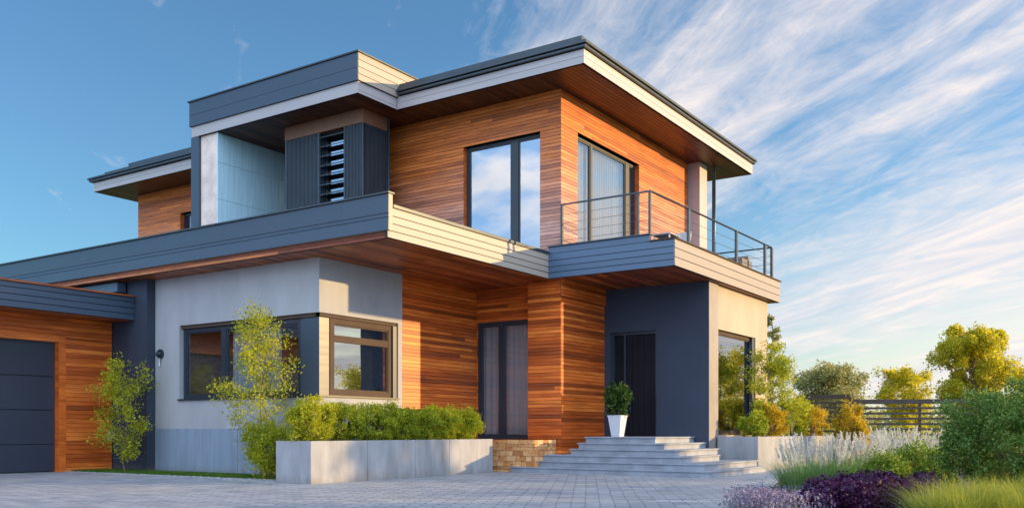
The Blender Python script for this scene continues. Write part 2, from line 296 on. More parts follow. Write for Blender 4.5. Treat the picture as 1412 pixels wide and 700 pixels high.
# ------------------------------------------------------------------ ground
def ground_mat():
    m, N, L, B = new_mat('lawn')
    g = N.new('ShaderNodeNewGeometry'); n = nse(N, L, g.outputs['Position'], .25, 8, .7)
    r = ramp(N, [(.3, (.045, .075, .018)), (.5, (.075, .115, .025)), (.7, (.14, .15, .05))]); L.new(n.outputs[0], r.inputs[0]); L.new(r.outputs[0], B.inputs['Base Color'])
    n2 = nse(N, L, g.outputs['Position'], 18, 4); b = N.new('ShaderNodeBump'); b.inputs['Distance'].default_value = .05; L.new(n2.outputs[0], b.inputs['Height']); L.new(b.outputs[0], B.inputs['Normal'])
    B.inputs['Roughness'].default_value = .9
    return m
def paver_mat():
    m, N, L, B = new_mat('pavers')
    g = N.new('ShaderNodeNewGeometry')
    mp = N.new('ShaderNodeMapping'); mp.inputs['Rotation'].default_value = (0, 0, -YAW+.08); L.new(g.outputs['Position'], mp.inputs['Vector'])
    nd = nse(N, L, g.outputs['Position'], 1.3, 2); wv = N.new('ShaderNodeMixRGB'); wv.blend_type = 'ADD'; wv.inputs[0].default_value = .05; L.new(mp.outputs[0], wv.inputs[1]); L.new(nd.outputs['Color'], wv.inputs[2])
    br = N.new('ShaderNodeTexBrick'); L.new(wv.outputs[0], br.inputs['Vector']); br.inputs['Scale'].default_value = 1; br.inputs['Brick Width'].default_value = .40; br.inputs['Row Height'].default_value = .20
    br.inputs['Mortar Size'].default_value = .010; br.inputs['Mortar Smooth'].default_value = .3; br.inputs['Bias'].default_value = 0
    br.inputs['Color1'].default_value = (.28, .31, .36, 1); br.inputs['Color2'].default_value = (.42, .44, .48, 1); br.inputs['Mortar'].default_value = (.13, .13, .13, 1)
    n = nse(N, L, g.outputs['Position'], 2.2, 7, .65); r = ramp(N, [(.3, (.72, .72, .74)), (.7, (1.12, 1.1, 1.08))]); L.new(n.outputs[0], r.inputs[0])
    mx = N.new('ShaderNodeMixRGB'); mx.blend_type = 'MULTIPLY'; mx.inputs[0].default_value = 1; L.new(br.outputs['Color'], mx.inputs[1]); L.new(r.outputs[0], mx.inputs[2])
    ns = nse(N, L, g.outputs['Position'], .45, 9, .7, .5); rs = ramp(N, [(.50, (0, 0, 0)), (.70, (.55, .55, .55))]); L.new(ns.outputs[0], rs.inputs[0])
    mt = N.new('ShaderNodeMixRGB'); L.new(rs.outputs[0], mt.inputs[0]); L.new(mx.outputs[0], mt.inputs[1]); mt.inputs[2].default_value = (.46, .40, .34, 1); L.new(mt.outputs[0], B.inputs['Base Color'])
    iv = N.new('ShaderNodeMath'); iv.operation = 'SUBTRACT'; iv.inputs[0].default_value = 1; L.new(br.outputs['Fac'], iv.inputs[1])
    n3 = nse(N, L, g.outputs['Position'], 35, 3); ad = N.new('ShaderNodeMath'); ad.operation = 'MULTIPLY_ADD'; ad.inputs[1].default_value = .25; L.new(n3.outputs[0], ad.inputs[0]); L.new(iv.outputs[0], ad.inputs[2])
    n4 = nse(N, L, mapping(N, L, mp.outputs[0], (1.2, 5.0, 1)), 1, 1); ad2 = N.new('ShaderNodeMath'); ad2.operation = 'MULTIPLY_ADD'; ad2.inputs[1].default_value = 1.0; L.new(n4.outputs[0], ad2.inputs[0]); L.new(ad.outputs[0], ad2.inputs[2])
    b = N.new('ShaderNodeBump'); b.inputs['Strength'].default_value = 1.0; b.inputs['Distance'].default_value = .028; L.new(ad2.outputs[0], b.inputs['Height']); L.new(b.outputs[0], B.inputs['Normal'])
    B.inputs['Roughness'].default_value = .62
    return m
def sheet(name, pts, z, mat, kind='structure'):
    m = MB(); m.quad([(p[0], p[1], z) for p in pts]); o = m.build(name, mat)
    return tag(o, kind=kind)
sheet('ground', [(-900, -900), (900, -900), (900, 900), (-900, 900)], 0, ground_mat())
sheet('driveway', [(-42, -14), (4, -14), (.5, 2), (-2.6, 7.5), (-4.4, 11.6), (-6.3, 18.5), (-7.1, 22.2), (-7.1, 25), (-12, 25), (-42, 25)], .004, paver_mat())

# ------------------------------------------------------------------ the house
S1, S2 = 4.77, 9.50
house = thing('house', 'two storey modern house with orange timber cladding, dark fascias and attached garage', 'house', (-14, 20, 0))
def P(pl, c, a, dep, z):     # pl 'x': wall facing -Y at Y=c; 'y': wall facing +X at X=c ; dep>0 goes inwards
    return (a, c+dep, z) if pl == 'x' else (c-dep, a, z)
def pbox(m, pl, c, a0, a1, d0, d1, z0, z1):
    p, q = P(pl, c, a0, d0, z0), P(pl, c, a1, d1, z1); m.box(p[0], q[0], p[1], q[1], z0, z1)
def spans(a0, a1, z0, z1, holes):
    s = [(a0, a1)]
    for h in holes:
        if h[2] < z1-1e-6 and h[3] > z0+1e-6:
            t = []
            for u, v in s:
                if h[0] <= u and h[1] >= v: continue
                if h[1] <= u or h[0] >= v: t.append((u, v)); continue
                if h[0] > u: t.append((u, h[0]))
                if h[1] < v: t.append((h[1], v))
            s = t
    return s
def boards(name, mat, parent, pl, c, a0, a1, z0, z1, holes=(), bh=.088, gap=.007, th=.022, lens=(3.0, 8.0), rake=.006, back=.22, seams=None, backmat=None):
    """planks laid on a dark backing wall, every plank its own island"""
    m = MB(); zs = []
    if seams: zs = seams
    else:
        n = max(1, round((z1-z0)/bh)); zs = [z0+(z1-z0)*i/n for i in range(n+1)]
    for i in range(len(zs)-1):
        cuts = sorted({zs[i], zs[i+1], *[h[k] for h in holes for k in (2, 3) if zs[i]+.004 < h[k] < zs[i+1]-.004]})
        for j in range(len(cuts)-1):
            q0 = cuts[j]+(gap/2 if j == 0 else 0); q1 = cuts[j+1]-(gap/2 if j == len(cuts)-2 else 0)
            for u, v in spans(a0, a1, q0, q1, holes):
                x = u-rnd.uniform(0, lens[0])
                while x < v:
                    e = x+rnd.uniform(*lens)
                    s, t = max(u, x), min(v, e)
                    if t-s > .012:
                        ou = rnd.uniform(0, 50); A = s+.001; Bq = t-.001
                        d0, d1 = -rake-th*0, 0.0
                        p = [P(pl, c, A, d0, q0), P(pl, c, Bq, d0, q0), P(pl, c, Bq, d1, q1), P(pl, c, A, d1, q1),
                             P(pl, c, A, th, q0), P(pl, c, Bq, th, q0), P(pl, c, Bq, th, q1), P(pl, c, A, th, q1)]
                        uvs = [(A+ou, q0), (Bq+ou, q0), (Bq+ou, q1), (A+ou, q1)]*2
                        n0 = len(m.v); m.v += p
                        for f in ((0,1,2,3),(0,4,5,1),(3,2,6,7),(1,5,6,2),(0,3,7,4)):
                            m.f.append(tuple(n0+k for k in f)); m.uv.append([uvs[k] for k in f]); m.mi.append(0)
                    x = e
    # backing
    zc = sorted({z0, z1, *[h[k] for h in holes for k in (2, 3) if z0 < h[k] < z1]})
    for i in range(len(zc)-1):
        for u, v in spans(a0, a1, zc[i], zc[i+1], holes):
            n0 = len(m.f); pbox(m, pl, c, u+.001, v-.001, th+.001, th+back, zc[i], zc[i+1])
            for k in range(n0, len(m.f)): m.mi[k] = 1
    return m.build(name, [mat, backmat or M['dark']], parent)
def holewall(name, mat, parent, pl, c, a0, a1, z0, z1, holes=(), th=.3, bevel=0):
    m = MB(); zc = sorted({z0, z1, *[h[k] for h in holes for k in (2, 3) if z0 < h[k] < z1]})
    for i in range(len(zc)-1):
        for u, v in spans(a0, a1, zc[i], zc[i+1], holes): pbox(m, pl, c, u, v, 0, th, zc[i], zc[i+1])
    return m.build(name, mat, parent)
def soffit(name, mat, parent, x0, x1, y0, y1, z, bw=.12, gap=.008):
    m = MB(); n = round((x1-x0)/bw); w = (x1-x0)/n
    for i in range(n):
        y = y0-rnd.uniform(0, 2)
        while y < y1:
            e = y+rnd.uniform(2, 5); s, t = max(y0, y), min(y1, e)
            if t-s > .02:
                ou = rnd.uniform(0, 50); k0 = len(m.uv)
                m.box(x0+i*w+gap/2, x0+(i+1)*w-gap/2, s+.001, t-.001, z, z+.02)
                for k in range(k0, len(m.uv)): m.uv[k] = [(a+ou, b) for a, b in m.uv[k]]
            y = e
    n0 = len(m.f); m.box(x0, x1, y0, y1, z+.021, z+.05)
    for k in range(n0, len(m.f)): m.mi[k] = 1
    return m.build(name, [mat, M['dark']], parent)
def curtain(m, pl, c, a0, a1, dep, z0, z1, folds, amp=.05):
    n = folds*8; n0 = len(m.v)
    for i in range(n+1):
        t = i/n; a = a0+(a1-a0)*t; d = dep+amp*math.sin(t*folds*2*PI+.6*math.sin(t*7))
        for z in (z0, z1): m.v.append(P(pl, c, a, d*(1.0), z))
    for i in range(n):
        m.f.append((n0+2*i, n0+2*i+2, n0+2*i+3, n0+2*i+1)); m.uv.append([(0, 0)]*4); m.mi.append(0)
def window(pl, c, a0, a1, z0, z1, fw=.07, mull=(), trans=(), glass_m='glass', frame_m='frame', room=1.6, room_m='room', curt=None, name='window', bars=None, fdep=.09):
    """frame lies in the wall opening with its face at plane c; panes, room and curtains are its children"""
    m = MB(); f = lambda *b: pbox(m, pl, c, *b)
    f(a0, a1, 0, fdep, z0, z0+fw); f(a0, a1, 0, fdep, z1-fw, z1); f(a0, a0+fw, 0, fdep, z0+fw, z1-fw); f(a1-fw, a1, 0, fdep, z0+fw, z1-fw)
    cols = [a0+fw]
    for q, w in mull: f(q-w/2, q+w/2, .004, fdep-.004, z0+fw, z1-fw); cols += [q-w/2, q+w/2]
    cols.append(a1-fw)
    for q, w, i in trans: f(cols[2*i], cols[2*i+1], .008, fdep-.008, q-w/2, q+w/2)
    # slim inner sash bead
    for i in range(0, len(cols), 2):
        u, v = cols[i], cols[i+1]
        for b in ((u, u+.03, z0+fw, z1-fw), (v-.03, v, z0+fw, z1-fw)): pbox(m, pl, c, b[0], b[1], .02, fdep-.01, b[2], b[3])
        pbox(m, pl, c, u+.03, v-.03, .02, fdep-.01, z0+fw, z0+fw+.03); pbox(m, pl, c, u+.03, v-.03, .02, fdep-.01, z1-fw-.03, z1-fw)
    w = m.build(name, M[frame_m], house)
    for i in range(0, len(cols), 2):
        g = MB(); pbox(g, pl, c, cols[i], cols[i+1], .045, .053, z0+fw, z1-fw); g.build('pane', M[glass_m], w)
    if room:
        r = MB(); e = .25
        R = [(a0-e, a1+e, room, room+.05, z0-.02, z1+.35), (a0-e-.05, a0-e, fdep+.15, room, z0-.02, z1+.35), (a1+e, a1+e+.05, fdep+.15, room, z0-.02, z1+.35),
             (a0-e, a1+e, fdep+.15, room, z0-.07, z0-.02), (a0-e, a1+e, fdep+.15, room, z1+.3, z1+.35)]
        for b in R: pbox(r, pl, c, *b)
        r.build('room', M[room_m], w)
    if curt:
        k = MB()
        for u, v, n in curt[1]: curtain(k, pl, c, u, v, .20, z0+.02, z1, n)
        k.build('curtain', M[curt[0]], w, smooth=True)
    return w
# ---- ground floor, plaster wing
FR = -19.55
holes = [(FR, -14.77+.02, 1.77, 3.58)]
holewall('plaster_wall', M['plaster'], house, 'x', 14.55, -20.5, -14.77, 0, S1, holes)
holewall('plaster_wall', M['plaster'], house, 'y', -14.77, 14.85, 17.3, 0, S1, [(14.55, 17.15, 1.77, 3.58)])
# the side of the front slab is butted 3 mm proud so both share one corner
boxes('plinth', M['plinth'], house, (-20.48, -17.4, 14.528, 14.549, 0, 1.06), (-17.39, -14.75, 14.528, 14.549, 0, 1.06), (-14.769, -14.748, 14.53, 17.28, 0, 1.06))
boxes('corner_post', M['navy_shade_clad'], house, (-15.43, -14.86, 14.64, 14.95, 1.77, 3.58))
boxes('lintel', M['frame_brown'], house, (FR, -14.80, 14.60, 14.72, 3.50, 3.585), (-14.93, -14.81, 14.60, 17.15, 3.50, 3.585), bevel=.004)
boxes('window_sill', M['frame'], house, (FR-.02, -14.745, 14.50, 14.66, 1.745, 1.785), (-14.84, -14.725, 14.50, 17.15, 1.75, 1.788))
window('x', 14.66, FR+.02, -15.43, 1.785, 3.50, mull=[(-18.05, .16)], fw=.09, room=2.2, room_m='room_warm', curt=('curtain', [(-17.95, -16.3, 9)]))
window('y', -14.84, 14.95, 17.0, 1.79, 3.50, mull=[], trans=[(3.06, .15, 0)], fw=.12, glass_m='glass_sky', frame_m='frame_brown', room=0)
boxes('window_jamb', M['frame'], house, (-14.93, -14.80, 17.0, 17.15, 1.79, 3.50))
# ---- wood wall and recessed window beside the column
boards('timber_wall', M['cedar'], house, 'y', -14.77, 17.30, 20.36, 0, S1)
boards('timber_wall', M['cedar'], house, 'x', 20.36, -14.77, -12.9, 0, S1, [(-14.74, -12.9, .80, 3.89)])
window('x', 20.40, -14.74, -12.93, .80, 3.89, mull=[(-14.0, .14)], fw=.09, room=2.4, glass_m='glass', curt=('curtain', [(-14.7, -14.2, 3), (-13.95, -13.0, 6)]))
boards('timber_column', M['cedar'], house, 'x', 20.03, -12.93, -11.951, 0, S1)
boards('timber_column', M['cedar'], house, 'y', -11.95, 20.05, 22.3, 0, S1)
boards('column_head', M['cedar'], house, 'y', -11.90, 20.0, 22.3, 4.35, S1, back=.02)
# rustic stone plinth under that window
def stone_plinth():
    m, N, L, B = new_mat('split_stone')
    g = N.new('ShaderNodeNewGeometry'); r = ramp(N, [(0, (.50, .20, .07)), (.4, (.78, .38, .14)), (1, (.88, .55, .27))]); L.new(g.outputs['Random Per Island'], r.inputs[0])
    n = nse(N, L, g.outputs['Position'], 14, 6, .7); s = ramp(N, [(.3, (.5, .45, .4)), (.65, (1.1, 1.1, 1.1))]); L.new(n.outputs[0], s.inputs[0])
    x = N.new('ShaderNodeMixRGB'); x.blend_type = 'MULTIPLY'; x.inputs[0].default_value = 1; L.new(r.outputs[0], x.inputs[1]); L.new(s.outputs[0], x.inputs[2]); L.new(x.outputs[0], B.inputs['Base Color'])
    B.inputs['Roughness'].default_value = .85; b = N.new('ShaderNodeBump'); b.inputs['Distance'].default_value = .03; b.inputs['Strength'].default_value = .8; L.new(n.outputs[0], b.inputs['Height']); L.new(b.outputs[0], B.inputs['Normal'])
    mb = MB(); z = 0.0
    while z < .76:
        h = rnd.choice((.07, .09, .11, .13)); h = min(h, .79-z)
        for pl, c, a0, a1 in (('x', 19.0, -13.7, -12.07), ('y', -12.07, 19.0, 20.0)):
            a = a0
            while a < a1-.01:
                w = rnd.uniform(.10, .30); e = min(a1, a+w)
                d = rnd.uniform(-.018, .012); pbox(mb, pl, c, a+.006, e-.006, d, .08, z+.005, z+h-.005); a = e
        z += h
    n0 = len(mb.f); mb.box(-13.7, -12.10, 19.03, 20.02, 0, .78)
    o = mb.build('stone_plinth', m, house)
stone_plinth()
# ---- entrance wall
boards_door = (-11.77, -10.43, .865, 3.62)
holewall('entrance_wall', M['navy_wall'], house, 'x', 22.30, -11.95, -8.99, 0, S1, [boards_door], th=.3)
boxes('corner_trim', M['sunlit_navy'], house, (-9.2, -8.985, 22.303, 22.92, 0, S1))
def front_door():
    m = MB(); f = lambda *b: pbox(m, 'x', 22.30, *b)
    f(-11.77, -11.70, .10, .24, .865, 3.62); f(-10.50, -10.43, .10, .24, .865, 3.62); f(-11.70, -10.50, .10, .24, 3.55, 3.62)
    f(-11.42, -11.37, .11, .23, .865, 3.55)
    o = m.build('door_frame', M['frame'], house)
    d = MB()
    for i in range(5): pbox(d, 'x', 22.30, -11.36+i*.172, -11.36+(i+1)*.172-.006, .15, .20, .875, 3.54)
    pbox(d, 'x', 22.30, -11.37, -10.50, .18, .22, .866, 3.55)
    dd = d.build('front_door', M['door'], house)
    s = MB(); pbox(s, 'x', 22.30, -11.69, -11.43, .17, .18, .875, 3.54); s.build('side_light', M['door'], house)
    h = MB(); h.tube([(-11.22, 22.39, 1.5), (-11.22, 22.39, 2.5)], .014, 8)
    h.tube([(-11.22, 22.39, 1.6), (-11.22, 22.46, 1.6)], .01, 6); h.tube([(-11.22, 22.39, 2.4), (-11.22, 22.46, 2.4)], .01, 6)
    h.build('door_handle', M['frame'], dd, smooth=True)
front_door()
WR = (22.95, 25.85, .9, 3.63)
holewall('cream_wall', M['cream'], house, 'y', -9.03, 22.92, 26.85, 0, S1, [WR])
window('y', -9.13, WR[0], WR[1], .9, 3.63, mull=[], fw=.09, glass_m='glass_sky', frame_m='frame_brown', room=1.5)
boxes('window_post', M['frame'], house, (-9.16, -9.06, 25.66, 25.85, .9, 3.63))
boxes('back_wall', M['plaster'], house, (-9.33, -20.5, 26.6, 26.85, 0, S1), (-30, -20.5, 26.6, 26.85, 0, S1))
# ---- garage
GX, GF = -22.0, -21.0
gh = (6.9, 12.9, 0, 3.18)
boards('garage_wall', M['cedar'], house, 'y', GX, 3.0, 14.33, 0, 3.80, [(6.75, 13.08, 0, 3.30)], bh=.11)
def garage_door():
    t = MB(); f = lambda *b: pbox(t, 'y', GX, *b)
    f(12.90, 13.08, -.012, .2, 0, 3.30); f(6.75, 6.90, -.012, .2, 0, 3.30); f(6.90, 12.90, -.012, .2, 3.18, 3.30)
    t.build('garage_door_frame', M['cedar'], house)
    m = MB(); zs = [0.02, .68, 1.51, 2.33, 3.18]
    for i in range(4): pbox(m, 'y', GX, 6.91, 12.89, .16, .22, zs[i]+.012, zs[i+1]-.012)
    pbox(m, 'y', GX, 6.9, 12.9, .20, .25, 0, 3.18)
    m.build('garage_door', M['gdoor'], house, bevel=.006)
garage_door()
boards('garage_fascia', M['navy_shade_clad'], house, 'y', GF, 2.5, 14.30, 3.78, 4.36, seams=[3.78, 3.93, 4.08, 4.23, 4.36], lens=(30, 40), gap=.014, rake=.012, back=.06)
boxes('garage_roof_cap', M['soffit'], house, (-21.06, -20.96, 2.48, 14.30, 4.36, 4.40))
boxes('garage_roof', M['gutter'], house, (-29.9, -21.09, 2.5, 14.3, 3.82, 4.34))
soffit('garage_soffit', M['soffit'], house, -22.0, -21.09, 2.5, 14.33, 3.78)
boxes('navy_wall', M['navy_wall'], house, (-22.3, -21.3, 14.36, 14.7, 0, S1), (-30, -22.3, 14.36, 14.7, 3.8, S1))
boxes('navy_pier', M['navy_wall'], house, (-21.299, -20.501, 14.31, 14.7, 0, S1))
boxes('roof_beam', M['deck_shade'], house, (-26.5, -21.35, 14.05, 14.30, 4.50, 4.74), bevel=.01)
boxes('rear_wall', M['plaster'], house, (-30, -29.7, 2.6, 14.3, 0, 3.8), (-29.9, -22, 2.6, 2.8, 0, 3.8))
# ---- intermediate roof band and balcony
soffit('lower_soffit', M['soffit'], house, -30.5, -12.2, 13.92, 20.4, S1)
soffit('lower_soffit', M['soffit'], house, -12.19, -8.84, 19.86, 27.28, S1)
boxes('terrace_slab', M['dark'], house, (-30.5, -12.23, 14.0, 26.8, S1+.06, 5.30), (-12.22, -8.87, 19.9, 27.25, S1+.06, 5.32))
boards('front_fascia', M['navy_shade_clad'], house, 'x', 13.80, -31, -12.13, 4.91, 5.62, seams=[4.91, 5.16, 5.24, 5.62], lens=(5, 7), gap=.010, rake=.008, back=.10, backmat=M['sunlit_clad'])
boxes('fascia_cap', M['gutter'], house, (-31, -12.10, 13.76, 13.95, 5.62, 5.655), bevel=.004)
boards('front_underboard', M['soffit'], house, 'x', 13.86, -31, -12.19, S1+.0, 4.91, bh=.07, back=.05)
boards('side_fascia', M['sunlit_clad'], house, 'y', -12.17, 13.83, 19.79, S1, 5.37, seams=[4.77, 4.915, 5.06, 5.21, 5.37], lens=(30, 40), gap=.012, rake=.010, back=.05)
boxes('side_fascia_cap', M['gutter'], house, (-12.28, -12.14, 13.96, 19.80, 5.372, 5.44), bevel=.004)
boards('balcony_fascia', M['deck_shade'], house, 'x', 19.80, -12.17, -8.82, S1, 5.38, seams=[4.77, 4.915, 5.06, 5.21, 5.38], lens=(30, 40), gap=.012, rake=.010, back=.05)
boards('balcony_fascia', M['deck_shade'], house, 'x', 19.80, -12.17, -9.42, 5.38, 5.54, seams=[5.38, 5.54], lens=(30, 40), gap=.010, rake=.004, back=.05)
boards('balcony_side_fascia', M['deck_sunlit'], house, 'y', -8.80, 19.80, 27.30, S1, 5.38, seams=[4.77, 4.97, 5.18, 5.38], lens=(30, 40), gap=.012, rake=.010, back=.05)
boxes('balcony_cap', M['frame_brown'], house, (-9.42, -8.76, 19.76, 19.90, 5.382, 5.41), (-8.92, -8.76, 19.90, 27.34, 5.382, 5.41), bevel=.004)
boxes('balcony_cap', M['gutter'], house, (-12.19, -9.40, 19.76, 19.90, 5.542, 5.572), bevel=.004)
boxes('balcony_end', M['sunlit_clad'], house, (-12.2, -8.84, 27.24, 27.30, S1, 5.38))
# ---- upper storey
HW = (-14.97, -12.56, 5.35, 8.55)
boards('upper_timber_wall', M['cedar_up'], house, 'x', 20.03, -17.66, -11.951, 5.30, S2, [HW])
HW2 = (20.86, 24.40, 5.42, 8.64)
boards('upper_timber_wall', M['cedar_up'], house, 'y', -11.95, 20.03, 27.9, 5.30, S2, [HW2])
def reveal(pl, c, h, dep, mat):
    m = MB()
    pbox(m, pl, c, h[0]-.02, h[0], .022, dep, h[2], h[3]); pbox(m, pl, c, h[1], h[1]+.02, .022, dep, h[2], h[3]); pbox(m, pl, c, h[0]-.02, h[1]+.02, .022, dep, h[3], h[3]+.02)
    m.build('window_reveal', mat, house)
reveal('x', 20.03, HW, .26, M['cedar']); reveal('y', -11.95, HW2, .26, M['cedar'])
window('x', 20.17, HW[0], HW[1], 5.35, 8.55, mull=[(-13.43, .22)], fw=.075, glass_m='glass_sky', room=1.6)
window('y', -12.09, HW2[0], HW2[1], 5.42, 8.64, mull=[(21.85, .10), (23.95, .22)], fw=.075, glass_m='glass_mid', room=1.8, curt=('curtain_w', [(20.95, 21.7, 4), (21.95, 23.9, 16)]))
boxes('white_pillar', M['white_clad'], house, (-12.4, -11.55, 27.90, 28.5, 5.3, S2), bevel=.01)
pp = MB(); pp.tube([(-11.42, 28.75, 5.3), (-11.42, 28.75, S2)], .06, 12); pp.build('downpipe', M['gutter'], house, smooth=True)
boxes('rear_upper_wall', M['plaster'], house, (-29.9, -12.4, 28.2, 28.45, 5.3, S2), (-30.1, -29.9, 20.9, 28.45, 5.3, S2))
# main roof
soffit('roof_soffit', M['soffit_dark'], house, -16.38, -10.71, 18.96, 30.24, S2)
boards('eaves_fascia', M['white_clad'], house, 'x', 18.93, -16.34, -10.68, S2, 9.83, seams=[S2, 9.665, 9.83], lens=(30, 40), gap=.008, rake=.0, back=.05)
boards('eaves_fascia', M['white_clad'], house, 'y', -10.68, 18.93, 30.27, S2, 9.83, seams=[S2, 9.665, 9.83], lens=(30, 40), gap=.008, rake=.0, back=.05)
boxes('eaves_end', M['white_clad'], house, (-16, -10.72, 30.22, 30.27, S2, 9.83))
boxes('roof_slab', M['gutter'], house, (-16.3, -10.76, 19.0, 30.19, 9.56, 10.02))
def gutter():
    m = MB()
    # two stacked lips, front then right-hand side
    m.box(-16.25, -10.60, 18.84, 18.98, 9.845, 9.90); m.box(-16.25, -10.55, 18.79, 18.98, 9.915, 9.985); m.box(-16.25, -10.58, 18.86, 19.0, 9.90, 9.915)
    m.box(-10.74, -10.60, 18.98, 30.36, 9.845, 9.90); m.box(-10.74, -10.55, 18.98, 30.38, 9.915, 9.985); m.box(-10.76, -10.62, 18.98, 30.36, 9.90, 9.915)
    m.build('gutter', M['gutter'], house, bevel=.008)
    boxes('roof_edge', M['gutter'], house, (-16.25, -10.72, 18.90, 19.05, 9.99, 10.14), (-16.25, -10.80, 19.05, 30.1, 9.99, 10.10), bevel=.006)
    boxes('snow_guard', M['gutter'], house, (-10.76, -10.70, 23.9, 24.0, 9.985, 10.06))
gutter()
# bump-out roof over the loggia
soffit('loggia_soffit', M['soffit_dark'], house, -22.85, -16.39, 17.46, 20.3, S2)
boards('loggia_eaves', M['white_clad'], house, 'x', 17.43, -22.86, -16.34, S2, 9.80, seams=[S2, 9.80], lens=(30, 40), gap=.004, rake=0, back=.05)
boards('loggia_eaves', M['white_clad'], house, 'y', -16.34, 17.43, 18.92, S2, 9.80, seams=[S2, 9.58, 9.80], lens=(30, 40), gap=.008, rake=0, back=.05)
boards('loggia_parapet', M['navy_shade_clad'], house, 'x', 17.38, -22.90, -16.29, 9.80, 10.50, seams=[9.80, 10.12, 10.50], lens=(30, 40), gap=.006, rake=.004, back=.06)
boards('loggia_parapet', M['sunlit_clad'], house, 'y', -16.29, 17.40, 24.0, 9.80, 10.50, seams=[9.80, 9.97, 10.14, 10.32, 10.50], lens=(30, 40), gap=.010, rake=.008, back=.06)
boxes('loggia_parapet_cap', M['gutter'], house, (-22.95, -16.25, 17.34, 17.50, 10.50, 10.54), (-16.42, -16.25, 17.50, 24.0, 10.50, 10.54), (-22.95, -22.80, 17.5, 24.0, 10.50, 10.54), bevel=.004)
boxes('loggia_roof', M['gutter'], house, (-22.88, -16.4, 17.5, 24.0, 9.56, 10.40))
boxes('loggia_post', M['navy_shade_clad'], house, (-22.90, -22.56, 17.44, 17.75, 5.3, S2))
boxes('loggia_side_wall', M['panel_cream'], house, (-22.55, -21.84, 17.52, 20.3, 5.3, S2))
def loggia_panels():
    m = MB(); ys = [17.50, 18.35, 19.55, 20.2]; zs = [5.4, 6.55, 7.6, 8.65, 9.49]
    for i in range(3):
        for j in range(4): m.box(-21.84, -21.80, ys[i]+.005, ys[i+1]-.005, zs[j]+.005, zs[j+1]-.005)
    m.build('wall_panels', M['panel_sky'], house)
loggia_panels()
boxes('loggia_back_wall', M['brown_box'], house, (-21.8, -17.66, 20.2, 20.4, 5.3, S2))
def screen_bay():
    x0, x1, y0, y1, zt = -19.95, -17.0, 18.34, 19.30, 9.13
    b = boxes('bay_header', M['brown_box'], house, (x0, x1, y0-.02, y1, zt, S2-.002))
    m = MB()
    def vs(a0, a1, pl, c):
        a = a0
        while a < a1-.02: pbox(m, pl, c, a, a+.028, 0, .05, 5.35, zt); a += .052
    vs(x0, -18.62, 'x', y0); vs(-17.68, x1-.01, 'x', y0); vs(y0+.04, y1-.12, 'y', x1)
    for a in (x0, -18.66, -17.70, x1-.05): pbox(m, 'x', y0, a, a+.05, -.005, .06, 5.35, zt)
    pbox(m, 'y', x1, y1-.07, y1, -.005, .06, 5.35, zt)
    m.build('slat_screen', M['slat'], house)
    l = MB(); z = 5.6
    while z < zt-.1:
        # tilted louvre blade
        n0 = len(l.v); l.v += [(-18.6, y0+.0, z), (-17.7, y0+.0, z), (-17.7, y0+.15, z+.07), (-18.6, y0+.15, z+.07), (-18.6, y0+.0, z+.02), (-17.7, y0+.0, z+.02), (-17.7, y0+.15, z+.09), (-18.6, y0+.15, z+.09)]
        for f in ((0,3,2,1),(4,5,6,7),(0,1,5,4),(1,2,6,5),(2,3,7,6),(3,0,4,7)): l.f.append(tuple(n0+i for i in f)); l.uv.append([(0,0)]*4); l.mi.append(0)
        z += .26
    l.build('louvre', M['slat'], house)
    boxes('bay_wall', M['slat'], house, (x0+.05, -18.62, y0+.10, y0+.2, 5.35, zt), (-17.7, x1-.12, y0+.10, y0+.2, 5.35, zt), (x1-.2, x1-.12, y0+.2, y1, 5.35, zt), (x0+.05, x0+.12, y0+.2, 20.2, 5.35, S2))
    window('x', y0+.18, -18.62, -17.7, 5.35, zt, fw=.05, glass_m='glass_sky', room=.9)
    p = MB(); p.tube([(-16.94, 19.28, 5.3), (-16.94, 19.28, S2)], .03, 8); p.build('downpipe', M['slat'], house, smooth=True)
screen_bay()
# far wing with its own roof
HW3 = (-27.7, -25.0, 6.3, 8.56)
boards('wing_wall', M['cedar_up'], house, 'x', 20.65, -30.1, -22.5, 5.3, S2, [HW3])
reveal('x', 20.65, HW3, .26, M['cedar']); window('x', 20.80, HW3[0], HW3[1], HW3[2], HW3[3], mull=[(-26.4, .12)], room=1.2)
soffit('wing_soffit', M['soffit_dark'], house, -30.93, -22.9, 19.48, 29, S2)
boards('wing_eaves', M['white_clad'], house, 'x', 19.45, -30.96, -22.9, S2, 9.82, seams=[S2, 9.66, 9.82], lens=(30, 40), gap=.008, rake=0, back=.05)
boxes('wing_eaves_end', M['white_clad'], house, (-30.96, -30.91, 19.52, 29, S2, 9.82))
boxes('wing_gutter', M['gutter'], house, (-31.08, -22.95, 19.34, 19.5, 9.84, 9.90), (-31.12, -22.95, 19.30, 19.5, 9.915, 9.98), (-31.1, -30.95, 19.5, 29, 9.84, 9.98), bevel=.008)
boxes('wing_roof', M['gutter'], house, (-30.9, -22.95, 19.55, 29, 9.56, 10.03), (-30.3, -22.95, 19.45, 19.6, 9.99, 10.09), (-28.9, -22.95, 19.45, 19.62, 10.09, 10.19))
